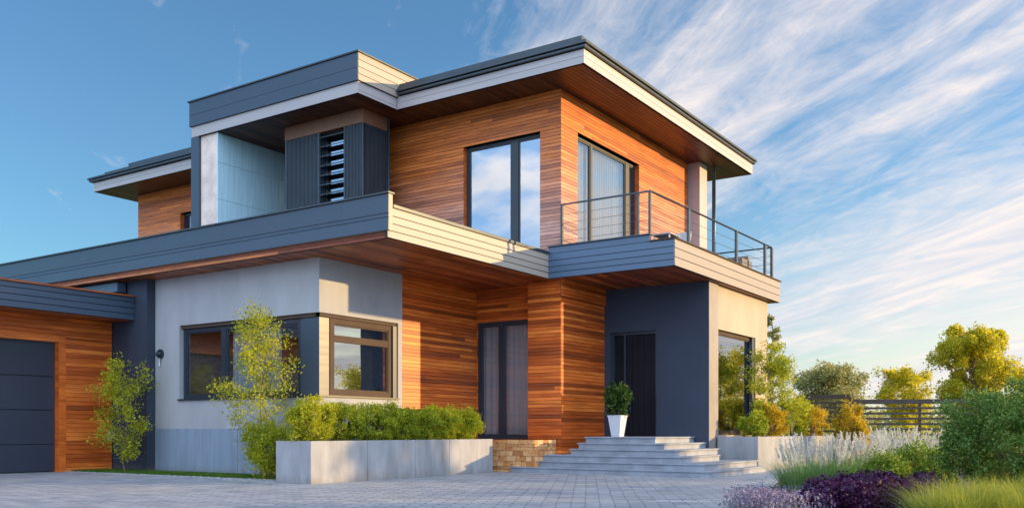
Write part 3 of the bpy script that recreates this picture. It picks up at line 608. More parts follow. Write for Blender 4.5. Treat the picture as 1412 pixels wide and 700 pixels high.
# ---- balcony railing
def railing():
    a = Vector((-9.5, 19.96, 0)); bq = Vector((-9.0, 27.16, 0))
    zt = lambda t: 6.60-.21*t
    R = MB()
    R.box(-11.9, -9.46, 19.935, 19.985, 6.575, 6.61)
    n = 12
    pts = [(a+(bq-a)*(i/n)) for i in range(n+1)]
    R.tube([(p.x, p.y, zt(i/n)) for i, p in enumerate(pts)], .024, 6)
    R.tube([(bq.x, bq.y, 6.39), (-11.3, 27.16, 6.39)], .022, 6)
    r = R.build('railing', M['rail'], house)
    for x in (-11.88, -9.80, -9.50): boxes('post', M['rail'], r, (x-.025, x+.025, 19.93, 19.99, 5.40, 6.575))
    for x in (-10.9,): boxes('post', M['rail'], r, (x-.018, x+.018, 27.13, 27.19, 5.40, 6.38))
    for t in (.27, .66, .93, 1.0):
        p = a+(bq-a)*t; boxes('post', M['rail'], r, (p.x-.03, p.x+.03, p.y-.05, p.y+.05, 5.39, zt(t)-.012))
    c = MB()
    for k in range(4):
        f = (k+1)/5
        c.tube([(-11.9, 19.96, 5.50+1.05*f), (-9.5, 19.96, 5.50+1.05*f)], .005, 4)
    for k in range(3):
        f = (k+1)/4
        c.tube([(a.x, a.y, 5.42+1.15*f), (bq.x, bq.y, 5.42+.95*f)], .006, 4)
        c.tube([(bq.x, bq.y, 5.42+.95*f), (-11.3, 27.16, 5.42+.95*f)], .006, 4)
    x = -11.7
    while x < -9.6: c.tube([(x, 19.963, 5.5), (x, 19.963, 6.56)], .004, 4); x += .24
    c.build('cables', M['cable'], r)
railing()
# ------------------------------------------------------------------ steps
def steps():
    st = thing('entrance_steps', 'wide grey stone steps leading up to the dark front door', 'steps', (-10.3, 20.6, 0))
    h = .865/6
    S = [(-12.78, -7.63, 18.94, 22.72), (-12.30, -7.86, 19.15, 22.70), (-12.18, -8.45, 19.36, 21.7), (-11.45, -8.67, 19.57, 22.29), (-11.35, -9.04, 19.78, 22.29), (-11.27, -9.36, 19.98, 22.29)]
    for i, (x0, x1, y0, y1) in enumerate(S):
        m = MB(); n = .03
        m.box(x0+n, x1-n, y0+n, y1, (i*h-.01) if i else 0, (i+1)*h-.035)
        m.box(x0, x1, y0, y1, (i+1)*h-.034, (i+1)*h)
        m.build('step', M['step'], st, bevel=.006)
steps()
# ------------------------------------------------------------------ planters
def planter(name, label, x0, x1, y0, y1, zt, seam_y, cat='planter'):
    p = thing(name, label, cat, ((x0+x1)/2, (y0+y1)/2, 0))
    w = .09; m = MB(); g = .004
    ys = [y0]+seam_y+[y1]
    for i in range(len(ys)-1): m.box(x1-w, x1, ys[i]+(g if i else 0), ys[i+1]-(g if i < len(ys)-2 else 0), 0, zt)
    m.box(x0, x1-w-.001, y0, y0+w, 0, zt); m.box(x0, x0+w, y0+w, y1, 0, zt); m.box(x0+w, x1-w, y1-w, y1, 0, zt)
    m.build('planter_wall', M['concrete'], p, bevel=.006)
    boxes('planter_soil', M['soil'], p, (x0+w+.002, x1-w-.002, y0+w+.002, y1-w-.002, 0, zt-.08))
    return p
planter('planter', 'long grey concrete planter holding the hedge below the timber wall', -13.9, -12.95, 12.54, 18.50, .815, [14.1, 15.6, 16.8])
planter('planter', 'pale concrete planter beside the cream wall right of the steps', -8.94, -7.88, 22.74, 29.5, .865, [24.9, 27.0])
# ------------------------------------------------------------------ small things on the house
def wall_lamp():
    p = at(221, 23.35, 2.9); x = p.x
    t = thing('wall_lamp', 'small dark outdoor wall lamp on the pale plaster beside the wide window', 'wall lamp', (x, 14.55, 2.9))
    m = MB(); m.tube([(x, 14.548, 2.92), (x, 14.50, 2.92)], .11, 16); m.build('lamp_plate', M['frame'], t, smooth=False, bevel=.01)
    m = MB(); m.tube([(x, 14.50, 2.92), (x, 14.44, 2.92), (x, 14.42, 2.86)], [.05, .05, .03], 10); m.build('lamp_head', M['frame'], t, smooth=True)
    m = MB(); m.tube([(x, 14.50, 2.82), (x, 14.50, 2.62)], [.025, .015], 8); m.build('lamp_stem', M['white'], t, smooth=True)
wall_lamp()
def meter():
    p = (GX+.01, 13.9, .92)
    t = thing('socket_box', 'small white outdoor socket low on the garage timber by the shrub', 'socket', p)
    boxes('box', M['white'], t, (GX+.012, GX+.07, 14.2, 14.32, .80, 1.02), bevel=.01)
    boxes('flap', M['white'], t, (GX+.071, GX+.085, 14.21, 14.31, .83, .95), bevel=.004)
meter()
def pot():
    c = Vector((-10.83, 20.9, .865))
    t = thing('plant_pot', 'tall white tapered pot beside the front door', 'plant pot', c)
    m = MB(); n = 0
    prof = [(.115, 0), (.18, .50), (.19, .50), (.19, .53), (.165, .53), (.165, .46)]
    for r, z in prof:
        for sx, sy in ((-1,-1),(1,-1),(1,1),(-1,1)): m.v.append((c.x+sx*r, c.y+sy*r, c.z+z))
    for i in range(len(prof)-1):
        for j in range(4): m.f.append((i*4+j, i*4+(j+1)%4, (i+1)*4+(j+1)%4, (i+1)*4+j)); m.uv.append([(0,0)]*4); m.mi.append(0)
    m.f.append((3,2,1,0)); m.uv.append([(0,0)]*4); m.mi.append(0)
    m.build('pot_body', M['white'], t, bevel=.008)
    boxes('pot_soil', M['soil'], t, (c.x-.163, c.x+.163, c.y-.163, c.y+.163, c.z+.44, c.z+.475))
    return c
POT = pot()
def furniture():
    M['rattan'] = plain('rattan', (.16, .15, .14), .7, var=.4, vscale=25, bump=.6, bscale=70); M['cushion'] = plain('cushion', (.42, .42, .44), .9)
    p = Vector((-10.4, 26.3, 5.33)); t = thing('outdoor_sofa', 'grey woven sofa behind the balcony railing at the far end', 'sofa', p)
    x, y, z = p
    boxes('sofa_base', M['rattan'], t, (x-.9, x+.9, y-.4, y+.4, z+.05, z+.38), bevel=.02)
    boxes('sofa_back', M['rattan'], t, (x-.9, x+.9, y+.25, y+.4, z+.38, z+.78), bevel=.02)
    for s in (-1, 1): boxes('armrest', M['rattan'], t, (x+s*.9-.07, x+s*.9+.07, y-.42, y+.42, z+.05, z+.62), bevel=.02)
    boxes('seat_cushion', M['cushion'], t, (x-.8, x+.8, y-.4, y+.24, z+.382, z+.5), bevel=.03)
    p = Vector((-10.0, 22.4, 5.33)); t = thing('lounge_chair', 'low pale lounge chair on the balcony near the tall window', 'chair', p); x, y, z = p
    for sx in (-.28, .28):
        for sy in (-.28, .28): boxes('leg', M['steel'], t, (x+sx-.02, x+sx+.02, y+sy-.02, y+sy+.02, z, z+.30))
    boxes('seat', M['cushion'], t, (x-.32, x+.32, y-.32, y+.32, z+.30, z+.42), bevel=.03)
    m = MB(); n0 = 0
    m.v += [(x-.32, y+.24, z+.40), (x+.32, y+.24, z+.40), (x+.32, y+.42, z+.85), (x-.32, y+.42, z+.85), (x-.32, y+.32, z+.40), (x+.32, y+.32, z+.40), (x+.32, y+.50, z+.85), (x-.32, y+.50, z+.85)]
    for f in ((0,3,2,1),(4,5,6,7),(0,1,5,4),(1,2,6,5),(2,3,7,6),(3,0,4,7)): m.f.append(f); m.uv.append([(0,0)]*4); m.mi.append(0)
    m.build('backrest', M['cushion'], t, bevel=.03)
    p = Vector((-9.45, 20.75, 5.33)); t = thing('side_table', 'small low slatted side table at the balcony corner', 'table', p); x, y, z = p
    for sx in (-.2, .2):
        for sy in (-.25, .25): boxes('leg', M['steel'], t, (x+sx-.015, x+sx+.015, y+sy-.015, y+sy+.015, z, z+.33))
    boxes('table_top', M['cushion'], t, *[(x-.25, x+.25, y-.3+i*.1, y-.3+i*.1+.08, z+.33, z+.36) for i in range(6)])
furniture()
# ------------------------------------------------------------------ plants
LM = {
 'yellow': leaf('leaf_yellow', [(0, (.12, .17, .015)), (.5, (.34, .38, .02)), (1, (.66, .58, .05))], .45),
 'hedge': leaf('leaf_hedge', [(0, (.09, .14, .012)), (.5, (.26, .32, .016)), (1, (.52, .50, .03))], .35),
 'hedge_y': leaf('leaf_hedge_yellow', [(0, (.14, .18, .012)), (.5, (.38, .40, .02)), (1, (.64, .58, .05))], .4),
 'box': leaf('leaf_box', [(0, (.035, .085, .018)), (.5, (.12, .22, .045)), (1, (.36, .46, .12))], .35),
 'gold': leaf('leaf_gold', [(0, (.16, .12, .01)), (.5, (.42, .30, .02)), (1, (.65, .48, .05))], .5),
 'green': leaf('leaf_green', [(0, (.06, .11, .015)), (.5, (.16, .25, .03)), (1, (.36, .42, .06))], .35),
 'tree': leaf('leaf_tree', [(0, (.18, .21, .018)), (.5, (.46, .42, .03)), (1, (.80, .64, .06))], .55),
 'olive': leaf('leaf_olive', [(0, (.16, .17, .06)), (.5, (.32, .31, .12)), (1, (.52, .46, .20))], .35),
 'dark': leaf('leaf_dark_gloss', [(0, (.015, .04, .010)), (.5, (.04, .09, .018)), (1, (.12, .19, .04))], .25, .3),
 'purple': leaf('leaf_purple', [(0, (.018, .004, .022)), (.5, (.05, .010, .055)), (1, (.12, .03, .12))], .2),
 'lime': leaf('leaf_lime', [(0, (.10, .14, .02)), (.5, (.27, .31, .045)), (1, (.52, .50, .14))], .45),
 'lav': leaf('leaf_lavender_flower', [(0, (.10, .09, .17)), (.5, (.20, .16, .30)), (1, (.50, .44, .56))], .3),
 'lavg': leaf('leaf_lavender_stem', [(0, (.06, .09, .06)), (1, (.20, .24, .16))], .2),
 'plume': leaf('plume', [(0, (.34, .36, .46)), (.5, (.52, .54, .62)), (1, (.78, .76, .80))], .4),
 'blade': leaf('blade_green', [(0, (.05, .13, .05)), (.5, (.14, .27, .10)), (1, (.36, .48, .26))], .35),
 'lawn': leaf('lawn_blade', [(0, (.03, .08, .010)), (.5, (.07, .16, .015)), (1, (.16, .26, .03))], .3),
}
def npmesh(name, V, k, mat, parent, o0):
    """V: (n*k,3) vertices, k per face (quads or tris); every face its own island"""
    V = np.asarray(V, dtype=np.float32)-np.array([o0.x, o0.y, o0.z], dtype=np.float32); n = len(V)//k
    me = bpy.data.meshes.new(name); me.vertices.add(len(V)); me.vertices.foreach_set('co', V.ravel())
    me.loops.add(n*k); me.loops.foreach_set('vertex_index', np.arange(n*k, dtype=np.int32))
    me.polygons.add(n); me.polygons.foreach_set('loop_start', np.arange(0, n*k, k, dtype=np.int32)); me.polygons.foreach_set('loop_total', np.full(n, k, dtype=np.int32))
    me.materials.append(mat); me.update(); me.validate()
    o = bpy.data.objects.new(name, me); COL.objects.link(o)
    if parent: o.parent = parent
    return o
def leaf_verts(C, rng, L, W, up=.3, outc=None):
    """folded diamond leaves at centres C"""
    n = len(C); d = rng.normal(size=(n, 3)); 
    if outc is not None: 
        o = C-outc; o /= np.linalg.norm(o, axis=1, keepdims=True)+1e-6; d = d*.8+o*.8
    d[:, 2] += up; d /= np.linalg.norm(d, axis=1, keepdims=True)
    r = rng.normal(size=(n, 3)); s = np.cross(d, r); s /= np.linalg.norm(s, axis=1, keepdims=True)+1e-9; nn = np.cross(d, s)
    sc = rng.uniform(.6, 1.3, (n, 1)); l = L*sc/2; w = W*sc/2
    return np.stack([C-d*l, C+s*w+nn*w*.35, C+d*l, C-s*w+nn*w*.35], 1).reshape(-1, 3)
def clump_points(rng, c, rad, n, clumps=40, spread=.28, shell=.75, flat_bottom=True):
    """points gathered in clumps over an uneven ellipsoid"""
    c = np.array(c); rad = np.array(rad)
    d = rng.normal(size=(clumps, 3)); d /= np.linalg.norm(d, axis=1, keepdims=True)
    rr = rng.uniform(shell, 1.0, (clumps, 1))**.8; lump = rng.uniform(.80, 1.06, (clumps, 1))
    cc = d*rr*lump
    idx = rng.integers(0, clumps, n); q = cc[idx]+rng.normal(size=(n, 3))*spread*rng.uniform(.4, 1, (clumps, 1))[idx]
    p = c+q*rad
    return p
def bush(name, label, cat, base, rad, n, mat, leafsz, seed, group=None, clumps=60, spread=.2, zc=None, core=True, up=.3, parent=None, stems=True):
    rng = np.random.default_rng(seed); base = Vector(base)
    t = thing(name, label, cat, base, group=group) if parent is None else parent
    c = (base.x, base.y, base.z+(zc if zc is not None else rad[2]*.95))
    p = clump_points(rng, c, rad, n, clumps, spread, shell=.55); p = p[p[:, 2] > base.z+.02]
    V = leaf_verts(p, rng, leafsz[0], leafsz[1], up, np.array(c))
    npmesh('foliage', V, 4, LM[mat], t, base)
    if stems:
        m = MB()
        for i in range(7):
            a = rng.uniform(0, 2*PI); r = rng.uniform(.3, .7)
            e = Vector((c[0]+math.cos(a)*rad[0]*r, c[1]+math.sin(a)*rad[1]*r, c[2]+rad[2]*rng.uniform(.1, .6)))
            b0 = base+Vector((math.cos(a)*.04, math.sin(a)*.04, 0)); m.tube([b0, b0.lerp(e, .5)+Vector((0, 0, .05)), e], [.014, .01, .004], 5)
        m.build('stem', M['bark'], t, smooth=True)
    return t
def tree(name, label, cat, base, H, R, n, mat, leafsz, seed, group=None, trunk_r=None, limbs=7, crown0=.3, spread=.16, lean=0, narrow=1.0, twig=3, multi=1, flat=.55, cone=False):
    rng = np.random.default_rng(seed); base = Vector(base); t = thing(name, label, cat, base, group=group)
    tr = trunk_r or H*.018; m = MB(); tips = []
    for s in range(multi):
        a0 = rng.uniform(0, 2*PI); ln = (lean if multi == 1 else .10*H*.8); pts = []; k = 7
        off = Vector((math.cos(a0)*ln, math.sin(a0)*ln, 0))
        for i in range(k+1):
            f = i/k; pts.append(base+off*f**1.3+Vector((rng.normal()*.012*H*(f > 0), rng.normal()*.012*H*(f > 0), H*.93*f*(1 if s == 0 else .85))))
        m.tube(pts, [tr*(1-.85*i/k) for i in range(k+1)], 7)
        nl = limbs if multi == 1 else max(4, limbs//multi+2)
        for j in range(nl):
            f = crown0+(1-crown0)*(j+rng.uniform(.1, .9))/nl*.97; i = min(k-1, int(f*k)); p = pts[i].lerp(pts[i+1], f*k-i)
            env = math.sin(PI*min(1, max(0.12, (f-crown0*.75)/(1.05-crown0*.75))))**flat
            if cone: env = .16+.9*max(0, 1-(f-crown0)/(1-crown0))**.75*min(1, .8+(f-crown0)*2.6)
            a = j*2.4+rng.uniform(-.5, .5); ll = R*env*rng.uniform(.7, 1.1)*narrow
            e = p+Vector((math.cos(a)*ll, math.sin(a)*ll, ll*rng.uniform(.25, .8)/max(narrow, .3)))
            if e.z > base.z+H: e.z = base.z+H
            mid = p.lerp(e, .5)+Vector((0, 0, -.06*ll)); rr = tr*(1-.8*f)*.5
            m.tube([p, mid, e], [rr, rr*.6, rr*.2], 5)
            tips += [(e, 1), (mid, .8), (mid.lerp(e, .5), .9)]
            for q in range(twig):
                b = mid.lerp(e, rng.uniform(0, 1)); dd = Vector(rng.normal(size=3)).normalized(); dd.z = abs(dd.z)*.6+.1
                e2 = b+dd*ll*rng.uniform(.25, .5); m.tube([b, e2], [rr*.35, rr*.1], 4); tips.append((e2, .8))
        tips.append((pts[-1], .6)); tips.append((pts[-2], .8))
    m.build('trunk', M['bark'], t, smooth=True)
    T = np.array([list(p) for p, w in tips]); Wt = np.array([w for p, w in tips])*rng.uniform(.35, 1.25, len(tips)); Wt /= Wt.sum()
    idx = rng.choice(len(T), n, p=Wt); sz = spread*R*rng.uniform(.6, 1.5, len(T))
    g_ = rng.normal(size=(n, 3)); g_ /= np.linalg.norm(g_, axis=1, keepdims=True); g_ *= rng.uniform(0, 1, (n, 1))**.45*1.55
    P_ = T[idx]+g_*sz[idx][:, None]*np.array([1, 1, .9]); P_ = P_[P_[:, 2] > base.z+.05]
    V = leaf_verts(P_, rng, leafsz[0], leafsz[1], .1)
    npmesh('crown', V, 4, LM[mat], t, base)
    return t
def blades(rng, cx, cy, z0, n, rx, ry, h, w, bend=.35, seg=3, lean_c=True):
    """tapered bent grass blades as quads (each blade one strip of quads; separate faces share no vertices)"""
    a = rng.uniform(0, 2*PI, n); r = np.sqrt(rng.uniform(0, 1, n)); bx = cx+np.cos(a)*r*rx; by = cy+np.sin(a)*r*ry
    hh = h*rng.uniform(.55, 1.1, n); ld = a+rng.normal(size=n)*.8; lean = bend*hh*rng.uniform(.3, 1.3, n)*(.4+r)
    dx, dy = np.cos(ld), np.sin(ld); wx, wy = -dy, dx; out = []
    for s in range(seg):
        f0, f1 = s/seg, (s+1)/seg; w0 = w*(1-f0**1.5)*.5; w1 = w*(1-f1**1.5)*.5
        q = []
        for f, ww, sg in ((f0, w0, -1), (f0, w0, 1), (f1, w1, 1), (f1, w1, -1)):
            q.append(np.stack([bx+dx*lean*f*f+wx*ww*sg, by+dy*lean*f*f+wy*ww*sg, z0+hh*(f-.18*f*f*(lean/hh))], 1))
        out.append(np.stack(q, 1))
    return np.concatenate(out, 0).reshape(-1, 3)
def plume_grass(label, base, n_st, h, r, seed, group):
    rng = np.random.default_rng(seed); base = Vector(base); t = thing('feather_grass', label, 'ornamental grass', base, group=group)
    npmesh('blades', blades(rng, base.x, base.y, 0, 1300, r*1.1, r*1.1, h*.72, .010, .8, 4), 4, LM['blade'], t, base)
    C = []; D = []
    for i in range(n_st):
        a = rng.uniform(0, 2*PI); rr = math.sqrt(rng.uniform(0, 1))*r; ht = h*rng.uniform(.72, 1.05); ln = rng.uniform(.05, .28)*h; x0, y0 = base.x+math.cos(a)*rr, base.y+math.sin(a)*rr
        k = 60; f = rng.uniform(rng.uniform(.55, .78), 1.0, k)
        b = a+rng.normal()*.5
        C.append(np.stack([x0+math.cos(b)*ln*f**2, y0+math.sin(b)*ln*f**2, ht*f], 1)+rng.normal(size=(k, 3))*np.array([.013, .013, .008])*(1.3-f[:, None]))
    C = np.concatenate(C)
    npmesh('plumes', leaf_verts(C, rng, .045, .011, 1.4), 4, LM['plume'], t, base)
    st = blades(rng, base.x, base.y, 0, n_st, r, r, h*.85, .006, .35, 3); npmesh('stalks', st, 4, LM['blade'], t, base)
# hedge in the long planter: seven rounded shrubs
hy = [13.00, 13.85, 14.7, 15.5, 16.3, 17.1, 17.9]
hl = ['tallest and yellowest hedge shrub at the left end of the long planter', 'bright green shrub next to the tall yellow one in the long planter', 'green hedge shrub below the sunlit side window, left half of the planter',
      'middle shrub of the hedge in the long concrete planter', 'dark green hedge shrub just left of the tall recessed window', 'deep green shrub second from the right end of the hedge', 'darkest hedge shrub at the right end by the stone plinth']
for i, y in enumerate(hy):
    bush('hedge_shrub', hl[i], 'shrub', (-13.40, y, .74), (.46, .62, (.50, .44, .43, .45, .42, .42, .40)[i]), 15000, 'hedge_y' if i < 1 else 'hedge', (.05, .022), 100+i, group='hedge shrubs in the long planter', clumps=150, spread=.12, zc=.42, up=.6)
# slender young trees
tree('young_tree', 'slender yellow green young tree in front of the wide window', 'tree', at(366, 20.1), 4.0, 1.0, 8500, 'yellow', (.058, .032), 21, cone=True, trunk_r=.022, limbs=28, crown0=.05, spread=.17, multi=2, flat=.45, twig=3)
bush('low_shrub', 'loose yellow green shrub at the foot of the young tree, spilling over the planter corner', 'shrub', at(372, 19.6), (.62, .50, .62), 6500, 'yellow', (.058, .031), 24, clumps=45, spread=.2, zc=.72)
tree('climbing_shrub', 'loose yellow green shrub against the navy wall beside the garage', 'shrub', at(172, 22.6), 2.85, .60, 4600, 'hedge_y', (.065, .036), 33, trunk_r=.014, limbs=18, crown0=.12, spread=.26, multi=2, flat=.4)
tree('young_tree', 'golden backlit young tree rising by the cream wall window', 'tree', (-8.35, 25.3, .78), 2.75, .95, 7000, 'yellow', (.07, .034), 43, cone=True, trunk_r=.03, limbs=14, crown0=.12, spread=.14, multi=2, flat=.5)
bush('planter_shrub', 'dark green shrub at the left end of the pale planter by the steps', 'shrub', (-8.30, 23.7, .80), (.40, .42, .36), 6000, 'hedge', (.06, .028), 51, group='shrubs in the pale planter', zc=.36, spread=.15)
bush('planter_shrub', 'golden leaved shrub in the middle of the pale planter', 'shrub', (-8.30, 24.9, .80), (.48, .62, .50), 9000, 'gold', (.06, .026), 52, group='shrubs in the pale planter', zc=.46, spread=.15)
bush('planter_shrub', 'tall light yellow shrub behind the golden one in the pale planter', 'shrub', (-8.25, 26.6, .80), (.55, .62, .62), 8000, 'yellow', (.06, .026), 53, group='shrubs in the pale planter', zc=.62, spread=.15)
bush('planter_shrub', 'orange gold shrub at the far right end of the pale planter', 'shrub', (-8.2, 28.4, .80), (.55, .70, .50), 7000, 'gold', (.065, .026), 54, group='shrubs in the pale planter', zc=.48, spread=.15)
bush('pot_plant', 'glossy dark green plant growing in the white pot by the door', 'plant', (POT.x, POT.y, POT.z+.47), (.36, .36, .50), 2100, 'dark', (.10, .058), 61, clumps=44, spread=.18, zc=.46)
# grass strip by the house
def lawn_strip():
    g = LM['lawn']; rng = np.random.default_rng(5)
    x0, x1, y0, y1 = -22.4, -14.35, 13.22, 14.26; n = 26000
    bx = rng.uniform(x0, x1, n); by = rng.uniform(y0, y1, n); h = rng.uniform(.025, .075, n); a = rng.uniform(0, 2*PI, n); w = .008
    V = np.stack([np.stack([bx-np.cos(a)*w, by-np.sin(a)*w, bx*0], 1), np.stack([bx+np.cos(a)*w, by+np.sin(a)*w, bx*0], 1), np.stack([bx+rng.normal(size=n)*.015, by+rng.normal(size=n)*.015, h], 1)], 1).reshape(-1, 3)
    o = npmesh('grass_strip', V, 3, g, None, Vector((0, 0, 0))); tag(o, 'narrow strip of short green grass along the base of the plaster wall', 'grass', kind='stuff')
    sheet('verge', [(x0, y0), (x1, y0), (x1, 14.52), (x0, 14.52)], .009, bpy.data.materials['lawn'])
lawn_strip()
def pebbles(name, label, pts, n, seed, r0=.02, r1=.05, w=.12):
    rng = np.random.default_rng(seed); m = MB()
    L_ = [(Vector(pts[i]), Vector(pts[i+1])) for i in range(len(pts)-1)]; Ls = [(b-a).length for a, b in L_]; tot = sum(Ls)
    for i in range(n):
        s = rng.uniform(0, tot); k = 0
        while s > Ls[k] and k < len(Ls)-1: s -= Ls[k]; k += 1
        p = L_[k][0].lerp(L_[k][1], s/Ls[k]); p = p+Vector((rng.normal()*w, rng.normal()*w, 0)); r = rng.uniform(r0, r1); n0 = len(m.v); q = 6
        for z, rr in ((0, 1), (.5, .95), (.95, .5)):
            for j in range(q): a = 2*PI*j/q+rng.uniform(-.2, .2); m.v.append((p.x+math.cos(a)*r*rr*rng.uniform(.8, 1.2), p.y+math.sin(a)*r*rr*rng.uniform(.8, 1.2), r*.7*z))
        for l in range(2):
            for j in range(q): m.f.append((n0+l*q+j, n0+l*q+(j+1)%q, n0+(l+1)*q+(j+1)%q, n0+(l+1)*q+j)); m.uv.append([(0,0)]*4); m.mi.append(0)
        m.f.append(tuple(n0+2*q+j for j in range(q))); m.uv.append([(0,0)]*q); m.mi.append(0)
    o = m.build(name, M['pebble'], None, smooth=True); tag(o, label, 'gravel', kind='stuff')
pebbles('pebble_edging', 'line of small white pebbles along the grass strip', [(-22.6, 13.12, 0), (-14.3, 13.12, 0)], 900, 3, .015, .035, .05)
pebbles('gravel', 'pale gravel patch at the left foot of the long planter', [(-15.6, 12.95, 0), (-14.0, 12.7, 0)], 900, 4, .012, .035, .12)
pebbles('gravel_border', 'rough pale stones bordering the flower bed beside the steps', [(-7.5, 23.2, 0), (-6.7, 20.5, 0), (-5.6, 16.5, 0), (-4.5, 12.4, 0), (-4.1, 11.2, 0)], 1100, 6, .015, .045, .09)
sheet('flower_bed', [(-4.2, 11.3), (-5.9, 17.5), (-7.1, 22.9), (-7.3, 28), (14, 30), (14, 10), (3, 6), (-1.5, 8)], .008, M['soil'])
# feather grasses
plume_grass('feathery pale grass clump nearest the driveway at the left front of the bed', at(1122, 15.2), 95, .94, .48, 71, 'feather grasses in the bed')
plume_grass('feathery white grass clump directly behind the dark purple plants', at(1180, 15.8), 100, .97, .50, 72, 'feather grasses in the bed')
plume_grass('further pale plumed grass clump left of the round green bush', at(1245, 17.0), 130, 1.06, .65, 73, 'feather grasses in the bed')
bush('low_shrub', 'low mid green shrub between the plumed grasses and the purple plants', 'shrub', at(1215, 14.0), (.42, .42, .32), 6000, 'green', (.05, .022), 81, zc=.36, spread=.2)
bush('low_shrub', 'green leafy shrub against the left side of the big round bush', 'shrub', at(1272, 14.4), (.55, .5, .40), 8000, 'green', (.05, .024), 82, zc=.42, spread=.2)
bush('round_bush', 'big dense round green bush at the right edge', 'bush', at(1422, 12.3), (1.18, 1.05, .86), 70000, 'box', (.042, .024), 83, clumps=420, spread=.085, zc=.84, up=.2)
bush('fence_bush', 'golden oval bush in front of the dark fence', 'bush', at(1174, 27), (.50, .48, .85), 12000, 'gold', (.07, .035), 84, zc=1.0, spread=.16)
def cover(name, label, cat, px0, px1, d0, d1, n, h, mat, size, seed, kind='stuff', lump=.5, up=.4):
    rng = np.random.default_rng(seed); k = int((px1-px0)*.35); cx = rng.uniform(px0, px1, k); cd = rng.uniform(d0, d1, k); ch = h*rng.uniform(.75, 1.1, k)
    C = np.array([list(at(a, b)) for a, b in zip(cx, cd)]); idx = rng.integers(0, k, n)
    g = rng.normal(size=(n, 3)); g /= np.linalg.norm(g, axis=1, keepdims=True); rr = rng.uniform(.5, 1, (n, 1))
    P_ = C[idx]+g*rr*np.array([.22*lump/.5, .22*lump/.5, 1])*np.stack([np.ones(n), np.ones(n), ch[idx]*.5], 1)
    P_[:, 2] += ch[idx]*.5; P_ = P_[P_[:, 2] > .01]
    o = npmesh(name, leaf_verts(P_, rng, size[0], size[1], up), 4, LM[mat], None, Vector((0, 0, 0)))
    return tag(o, label, cat, kind=kind)
cover('purple_foliage', 'mass of dark purple leaved plants in the foreground bed', 'ground cover', 1115, 1285, 10.6, 13.3, 30000, .44, 'purple', (.055, .036), 91)
def lavender():
    rng = np.random.default_rng(92); A = []; Bf = []
    for i in range(60):
        p = at(rng.uniform(1010, 1130), rng.uniform(9.8, 11.6)); r = .14
        A.append(blades(rng, p.x, p.y, 0, 60, r, r, .22, .006, .5, 2)); 
        n = 30; a = rng.uniform(0, 2*PI, n); q = np.sqrt(rng.uniform(0, 1, n))*r*1.3; C = np.stack([p.x+np.cos(a)*q, p.y+np.sin(a)*q, .22*rng.uniform(.6, 1.5, n)], 1); Bf.append(C); Bf.append(C+np.array([0, 0, .02]))
    o = npmesh('lavender_stems', np.concatenate(A), 4, LM['lavg'], None, Vector((0, 0, 0))); tag(o, 'grey green stems of the low purple flowers at the bottom edge', 'lavender', kind='stuff')
    o = npmesh('lavender_flowers', leaf_verts(np.concatenate(Bf), rng, .032, .018, .8), 4, LM['lav'], None, Vector((0, 0, 0))); tag(o, 'small lilac flowers of the low plants at the bottom edge', 'flowers', kind='stuff')
lavender()
def lime():
    rng = np.random.default_rng(93); A = []
    for i in range(90):
        p = at(rng.uniform(1285, 1460), rng.uniform(8.6, 10.6)); A.append(blades(rng, p.x, p.y, 0, 160, .16, .16, rng.uniform(.34, .62), .009, .9, 3))
    o = npmesh('lime_grass', np.concatenate(A), 4, LM['lime'], None, Vector((0, 0, 0))); tag(o, 'bright lime green grassy mound in the right foreground', 'ground cover', kind='stuff')
lime()
# ------------------------------------------------------------------ fence and trees beyond
def fence(name, label, px0, px1, d0, d1, zt, nb, group=None):
    a, b = at(px0, d0), at(px1, d1); t = thing(name, label, 'fence', a, group=group); L_ = (b-a).length; u = (b-a).normalized(); v = Vector((-u.y, u.x, 0))
    def bar(m, s0, s1, z0, z1, dep, dd=0):
        n0 = len(m.v)
        for z in (z0, z1):
            for s, w in ((s0, dd), (s1, dd), (s1, dd+dep), (s0, dd+dep)): q = a+u*s+v*w; m.v.append((q.x, q.y, z))
        for f in ((0,3,2,1),(4,5,6,7),(0,1,5,4),(1,2,6,5),(2,3,7,6),(3,0,4,7)): m.f.append(tuple(n0+i for i in f)); m.uv.append([(0,0)]*4); m.mi.append(0)
    m = MB()
    for i in range(nb):
        z = .12+(zt-.2)*i/(nb-1) if nb > 1 else zt
        bar(m, 0, L_, z, z+(.16 if i == nb-1 else .075), .03)
    m.build('rail', M['fence'], t)
    s = 0
    while s <= L_+.01: q = MB(); bar(q, s-.04, s+.04, 0, zt+.0, .06, .032); q.build('post', M['fence'], t); s += L_/max(1, round(L_/2.4))
fence('garden_fence', 'higher dark slatted fence panel just right of the house', 1098, 1172, 34, 33, 2.22, 13)
fence('garden_fence', 'long open dark rail fence in front of the trees', 1172, 1900, 32.6, 30, 2.02, 11)
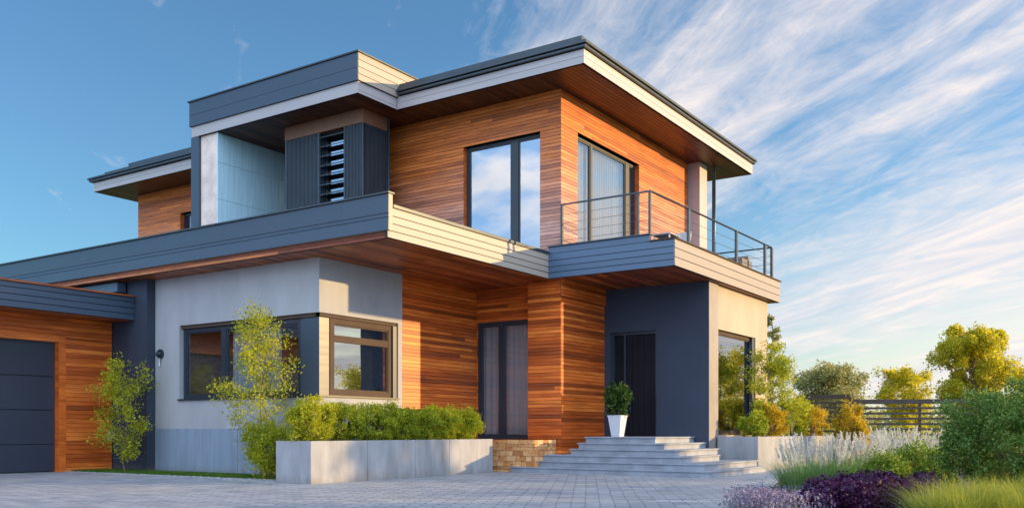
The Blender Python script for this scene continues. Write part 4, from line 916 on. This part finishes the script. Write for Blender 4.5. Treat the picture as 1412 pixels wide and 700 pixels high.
TR = [
 ('round_tree', 'hazy olive green tree standing just right of the house', 1140, 62, 5.0, 2.1, 26000, 'olive', (.16, .09), 201, .25),
 ('round_tree', 'thin light green tree in the middle of the tree line', 1247, 52, 4.4, 1.35, 15000, 'tree', (.13, .07), 202, .2),
 ('round_tree', 'largest tree with a broad rounded crown behind the round bush', 1345, 42, 5.6, 1.55, 42000, 'tree', (.115, .065), 203, .22),
 ('round_tree', 'yellow green tree cut off by the right edge', 1445, 46, 4.1, 1.8, 14000, 'tree', (.16, .09), 204, .2),
 ('poplar', 'narrow treetop showing behind the far corner of the balcony', 1062, 50, 7.6, .55, 3000, 'olive', (.16, .08), 205, .2),
 ('round_tree', 'small tree beyond the frame mirrored in the side window', 2350, 32, 5.2, 2.0, 6000, 'tree', (.18, .10), 206, .25),
 ('round_tree', 'second small tree beyond the frame mirrored in the side window', 2150, 36, 4.6, 1.7, 6000, 'tree', (.18, .10), 207, .25),
 ('round_tree', 'tall tree far beyond the frame that shades the long planter', 2290, 21.0, 5.6, 1.7, 8000, 'tree', (.18, .10), 209, .2),
 ('round_tree', 'tree beyond the right edge of the frame mirrored in the cream wall window', 1600, 44, 5.4, 2.2, 8000, 'tree', (.18, .10), 208, .25),
]
for nm, lb, px, d, H, R, n, mt, ls, sd_, c0 in TR:
    tree(nm, lb, 'tree', at(px, d), H, R, n, mt, ls, sd_, group='trees beyond the fence', limbs=24, crown0=c0, spread=.165, twig=5, narrow=1.0, flat=.5)
def thicket():
    rng = np.random.default_rng(301); P_ = []
    for px in np.arange(1060, 2600, 16):
        d = rng.uniform(38, 46)+(px > 1500)*-6; c = at(px, d); h = rng.uniform(.9, 1.9); w = rng.uniform(.7, 1.2)
        n = 420; g = clump_points(rng, (c.x, c.y, h*.5), (w, w, h*.55), n, 14, .25, .4); P_.append(g)
    for px in np.arange(900, 2800, 22):
        c = at(px, rng.uniform(95, 120)); h = rng.uniform(3.0, 6.0)
        P_.append(clump_points(rng, (c.x, c.y, h*.45), (3, 3, h*.55), 260, 14, .3, .3))
    P_ = np.concatenate(P_); P_ = P_[P_[:, 2] > 0.02]
    near = np.hypot(P_[:, 0], P_[:, 1]) < 80
    for k, (msk, sz, nm, lb, mt) in enumerate(((near, (.15, .08), 'undergrowth', 'low mixed undergrowth behind the fence', 'tree'), (~near, (.7, .4), 'woodland', 'distant low woodland along the horizon', 'olive'))):
        o = npmesh(nm, leaf_verts(P_[msk], rng, sz[0], sz[1], .1), 4, LM[mt], None, Vector((0, 0, 0))); tag(o, lb, 'woods', kind='stuff')
thicket()
# ------------------------------------------------------------------ render settings
scene.render.engine = 'CYCLES'
scene.cycles.max_bounces = 8; scene.cycles.transparent_max_bounces = 24
